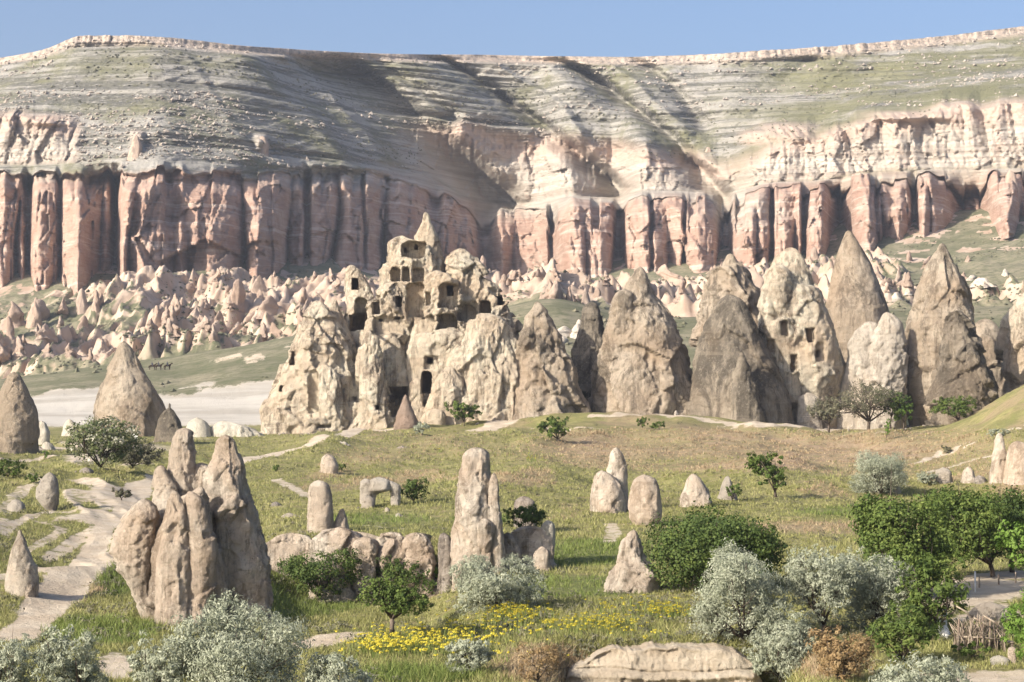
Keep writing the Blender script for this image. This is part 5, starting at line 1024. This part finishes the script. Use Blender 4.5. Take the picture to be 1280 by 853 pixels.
# bench, block, mound
x1, y1, z1 = hit(1252, 812); s = y1/F; b = empty('plank_bench', (x1, y1, z1), 'low plank bench at the foot of the brushwood pen', 'bench')
def boxobj(name, cx, cy, cz, sx, sy, sz, mat, parent=None, loc=None, jit=.0):
    V = np.array([(cx+a*sx, cy+b*sy, cz+c*sz) for a in (-.5, .5) for b in (-.5, .5) for c in (-.5, .5)]); V += np.random.default_rng(int(cx*99) % 97).normal(size=V.shape)*jit
    me = mesh_np(name, V, np.array([(0, 1, 3, 2), (4, 6, 7, 5), (0, 4, 5, 1), (2, 3, 7, 6), (0, 2, 6, 4), (1, 5, 7, 3)]), False); return link(name, me, mat, parent, loc)
boxobj('plank', 0, -.1, .32, 28*s, .3, .06, WOOD, b); [boxobj('leg', a, -.1, .14, .1, .22, .3, WOOD, b) for a in (-.42, .38)]
rock('stone_block', [[(808, 1263, 1268), (811, 1260, 1270), (831, 1260, 1270)]], (1265, 830), 'upright squared stone at the right end of the plank bench', 'stone', 'tuff', amp=.2, sharp=3.5)
rock('soil_mound', [[(752, 1228, 1244), (757, 1218, 1258), (768, 1210, 1266), (782, 1206, 1270)]], (1238, 779), 'pale pebbly earth mound behind the brushwood pen', 'mound', 'tuff_pale', amp=.5, dr=.5)
rock('boulder', [[(819, 1242, 1256), (823, 1237, 1262), (833, 1234, 1264)]], (1250, 832), 'smooth white boulder in front of the plank bench', mat='tuff_white', amp=.4)
# fence
x1, y1, z1 = hit(1219, 741); f = empty('wire_fence', (x1, y1, z1), 'thin wire fence with a tall pale post on the terrace under the walnut trees', 'fence'); s = y1/F
pp = []
for (a, hh, dy) in ((0, 26, 0), (14, 14, 1.5), (45, 13, 2.5), (70, 14, 3.)):
    X_ = a*s; zb_ = float(H(x1+X_, y1+dy))-z1; pp.append((X_, dy, zb_+hh*s*.8)); tubeobj('post', [(X_, dy, zb_-.3), (X_, dy, zb_+hh*s)], [.045, .04], WHT if a == 0 else WOOD, f)
for k in (0, .3): tubeobj('wire', [(p[0], p[1], p[2]-k) for p in pp], [.008]*4, WIRE, f, 3)
x1, y1, z1 = hit(1098, 792); tag(tubeobj('wooden_post', [(0, 0, -.3), (.04, 0, 20*y1/F)], [.07, .06], WOOD), 'short weathered post between the rusty scrub and the fresh green shrub', 'post').location = (x1, y1, z1)
# white frame behind the shrubs
x1, y1, z1 = hit(1174, 796); s = y1/F; f = empty('garden_rack', (x1, y1, z1), 'white tubular rack half hidden by the green shrubs', 'rack')
for a in (-9, 0, 9): tubeobj('upright', [(a*s, 0, 0), (a*s, 0, (38 if a == 9 else 33)*s)], [.035, .03], WHT, f)
for hz in (33, 26, 19): tubeobj('crossbar', [(-9*s, -.06, hz*s), (9*s, -.06, (hz+.5)*s)], [.03, .03], WHT, f)
x2 = x1+3*s; tag(lathe_bag := link('white_sack', uc[3], None, None, (x1+4*s, y1-.5, z1+14*s*0), None, (.5, .4, 17*s)), 'white sack beside the white rack', 'sack')
lathe_bag.data = uc[3].copy(); lathe_bag.data.materials.clear(); lathe_bag.data.materials.append(WHT)
# banner near the lone cone
x1, y1, z1 = hit(170, 556); s = y1/F; f = empty('cloth_banner', (x1, y1-.5, z1), 'small white and violet cloth hung between two sticks near the lone cone', 'banner')
for a in (-3, 3): tubeobj('pole', [(a*s, 0, -.2), (a*s, 0, 14*s)], [.04, .04], WOOD, f, 4)
boxobj('cloth', 0, -.06, 10.5*s, 6*s, .05, 6*s, WHT, f); boxobj('cloth_border', -.6*s, -.07, 5.5*s, 5*s, .05, 4*s, VIO, f)
# riders far off on the green slope
def skinned(name, verts, edges, rad, mat, parent=None):
    me = bpy.data.meshes.new(name); me.from_pydata(verts, edges, []); o = link(name, me, mat, parent); md = o.modifiers.new('skin', 'SKIN')
    for i, v in enumerate(me.skin_vertices[0].data): v.radius = (rad[i], rad[i]); v.use_root = (i == 0)
    return o
HORSE, CLOTH = flatmat('dark_coat', (.045, .03, .022)), flatmat('rider_cloth', (.07, .07, .09))
for i, (a, lb, lp) in enumerate(((190, 'dark horse at the left end of the little riding party on the far green slope', 'rider in dark clothes on the leftmost horse'), (198, 'dark horse in the middle of the riding party', 'rider in dark clothes on the middle horse'), (209, 'dark horse leading at the right of the riding party', 'rider in dark clothes on the rightmost horse'))):
    x1, y1, z1 = hit(a, 463)
    hv = [(0, 0, 1.25), (.7, 0, 1.3), (-.7, 0, 1.3), (1.1, 0, 1.75), (1.35, 0, 1.95), (1.65, 0, 1.8), (-.95, 0, 1.1), (-1.05, 0, .6)]
    he = [(0, 1), (0, 2), (1, 3), (3, 4), (4, 5), (2, 6), (6, 7)]; hr = [.3, .27, .3, .15, .13, .08, .07, .05]
    for (lx, ly, root_) in ((.65, .17, 1), (.75, -.17, 1), (-.7, .17, 2), (-.6, -.17, 2)):
        n0 = len(hv); hv += [(lx, ly, .85), (lx-.05 if lx < 0 else lx, ly, .5), (lx, ly, .02)]; he += [(root_, n0), (n0, n0+1), (n0+1, n0+2)]; hr += [.12, .06, .05]
    h_ = skinned('horse', hv, he, hr, HORSE); h_.location = (x1, y1, z1); h_.rotation_euler = (0, 0, .15*i); h_.scale = (.85,)*3; tag(h_, lb, 'horse')
    pv = [(0, 0, 1.7), (0, 0, 2.05), (0, 0, 2.25), (.02, 0, 2.45), (.25, .28, 1.45), (.15, .33, 1.05), (.25, -.28, 1.45), (.15, -.33, 1.05), (.1, .22, 1.95), (.35, .12, 1.8), (.1, -.22, 1.95), (.35, -.12, 1.8)]
    pe = [(0, 1), (1, 2), (2, 3), (0, 4), (4, 5), (0, 6), (6, 7), (1, 8), (8, 9), (1, 10), (10, 11)]
    p_ = skinned('person', pv, pe, [.17, .19, .07, .12, .1, .07, .1, .07, .06, .05, .06, .05], CLOTH); p_.location = (x1, y1, z1); p_.rotation_euler = (0, 0, .15*i); p_.scale = (.85,)*3; tag(p_, lp, 'person')
# ================================================================= AIR
def build_haze():
    x0, x1, y0, y1, z0, z1 = -1500, 1500, -400, 4200, -30, 330
    V = [(x, y, z) for x in (x0, x1) for y in (y0, y1) for z in (z0, z1)]
    me = bpy.data.meshes.new('haze'); me.from_pydata(V, [], [(0, 1, 3, 2), (4, 6, 7, 5), (0, 4, 5, 1), (2, 3, 7, 6), (0, 2, 6, 4), (1, 5, 7, 3)]); me.update()
    m = bpy.data.materials.new('haze'); m.use_nodes = True; t = m.node_tree; t.nodes.clear()
    out = t.nodes.new('ShaderNodeOutputMaterial'); v = t.nodes.new('ShaderNodeVolumePrincipled'); v.inputs['Color'].default_value = (.80, .87, 1, 1)
    v.inputs['Density'].default_value = .00010; v.inputs['Anisotropy'].default_value = .2; t.links.new(v.outputs[0], out.inputs['Volume'])
    o = link('haze', me, m); tag(o, kind='stuff')
build_haze()
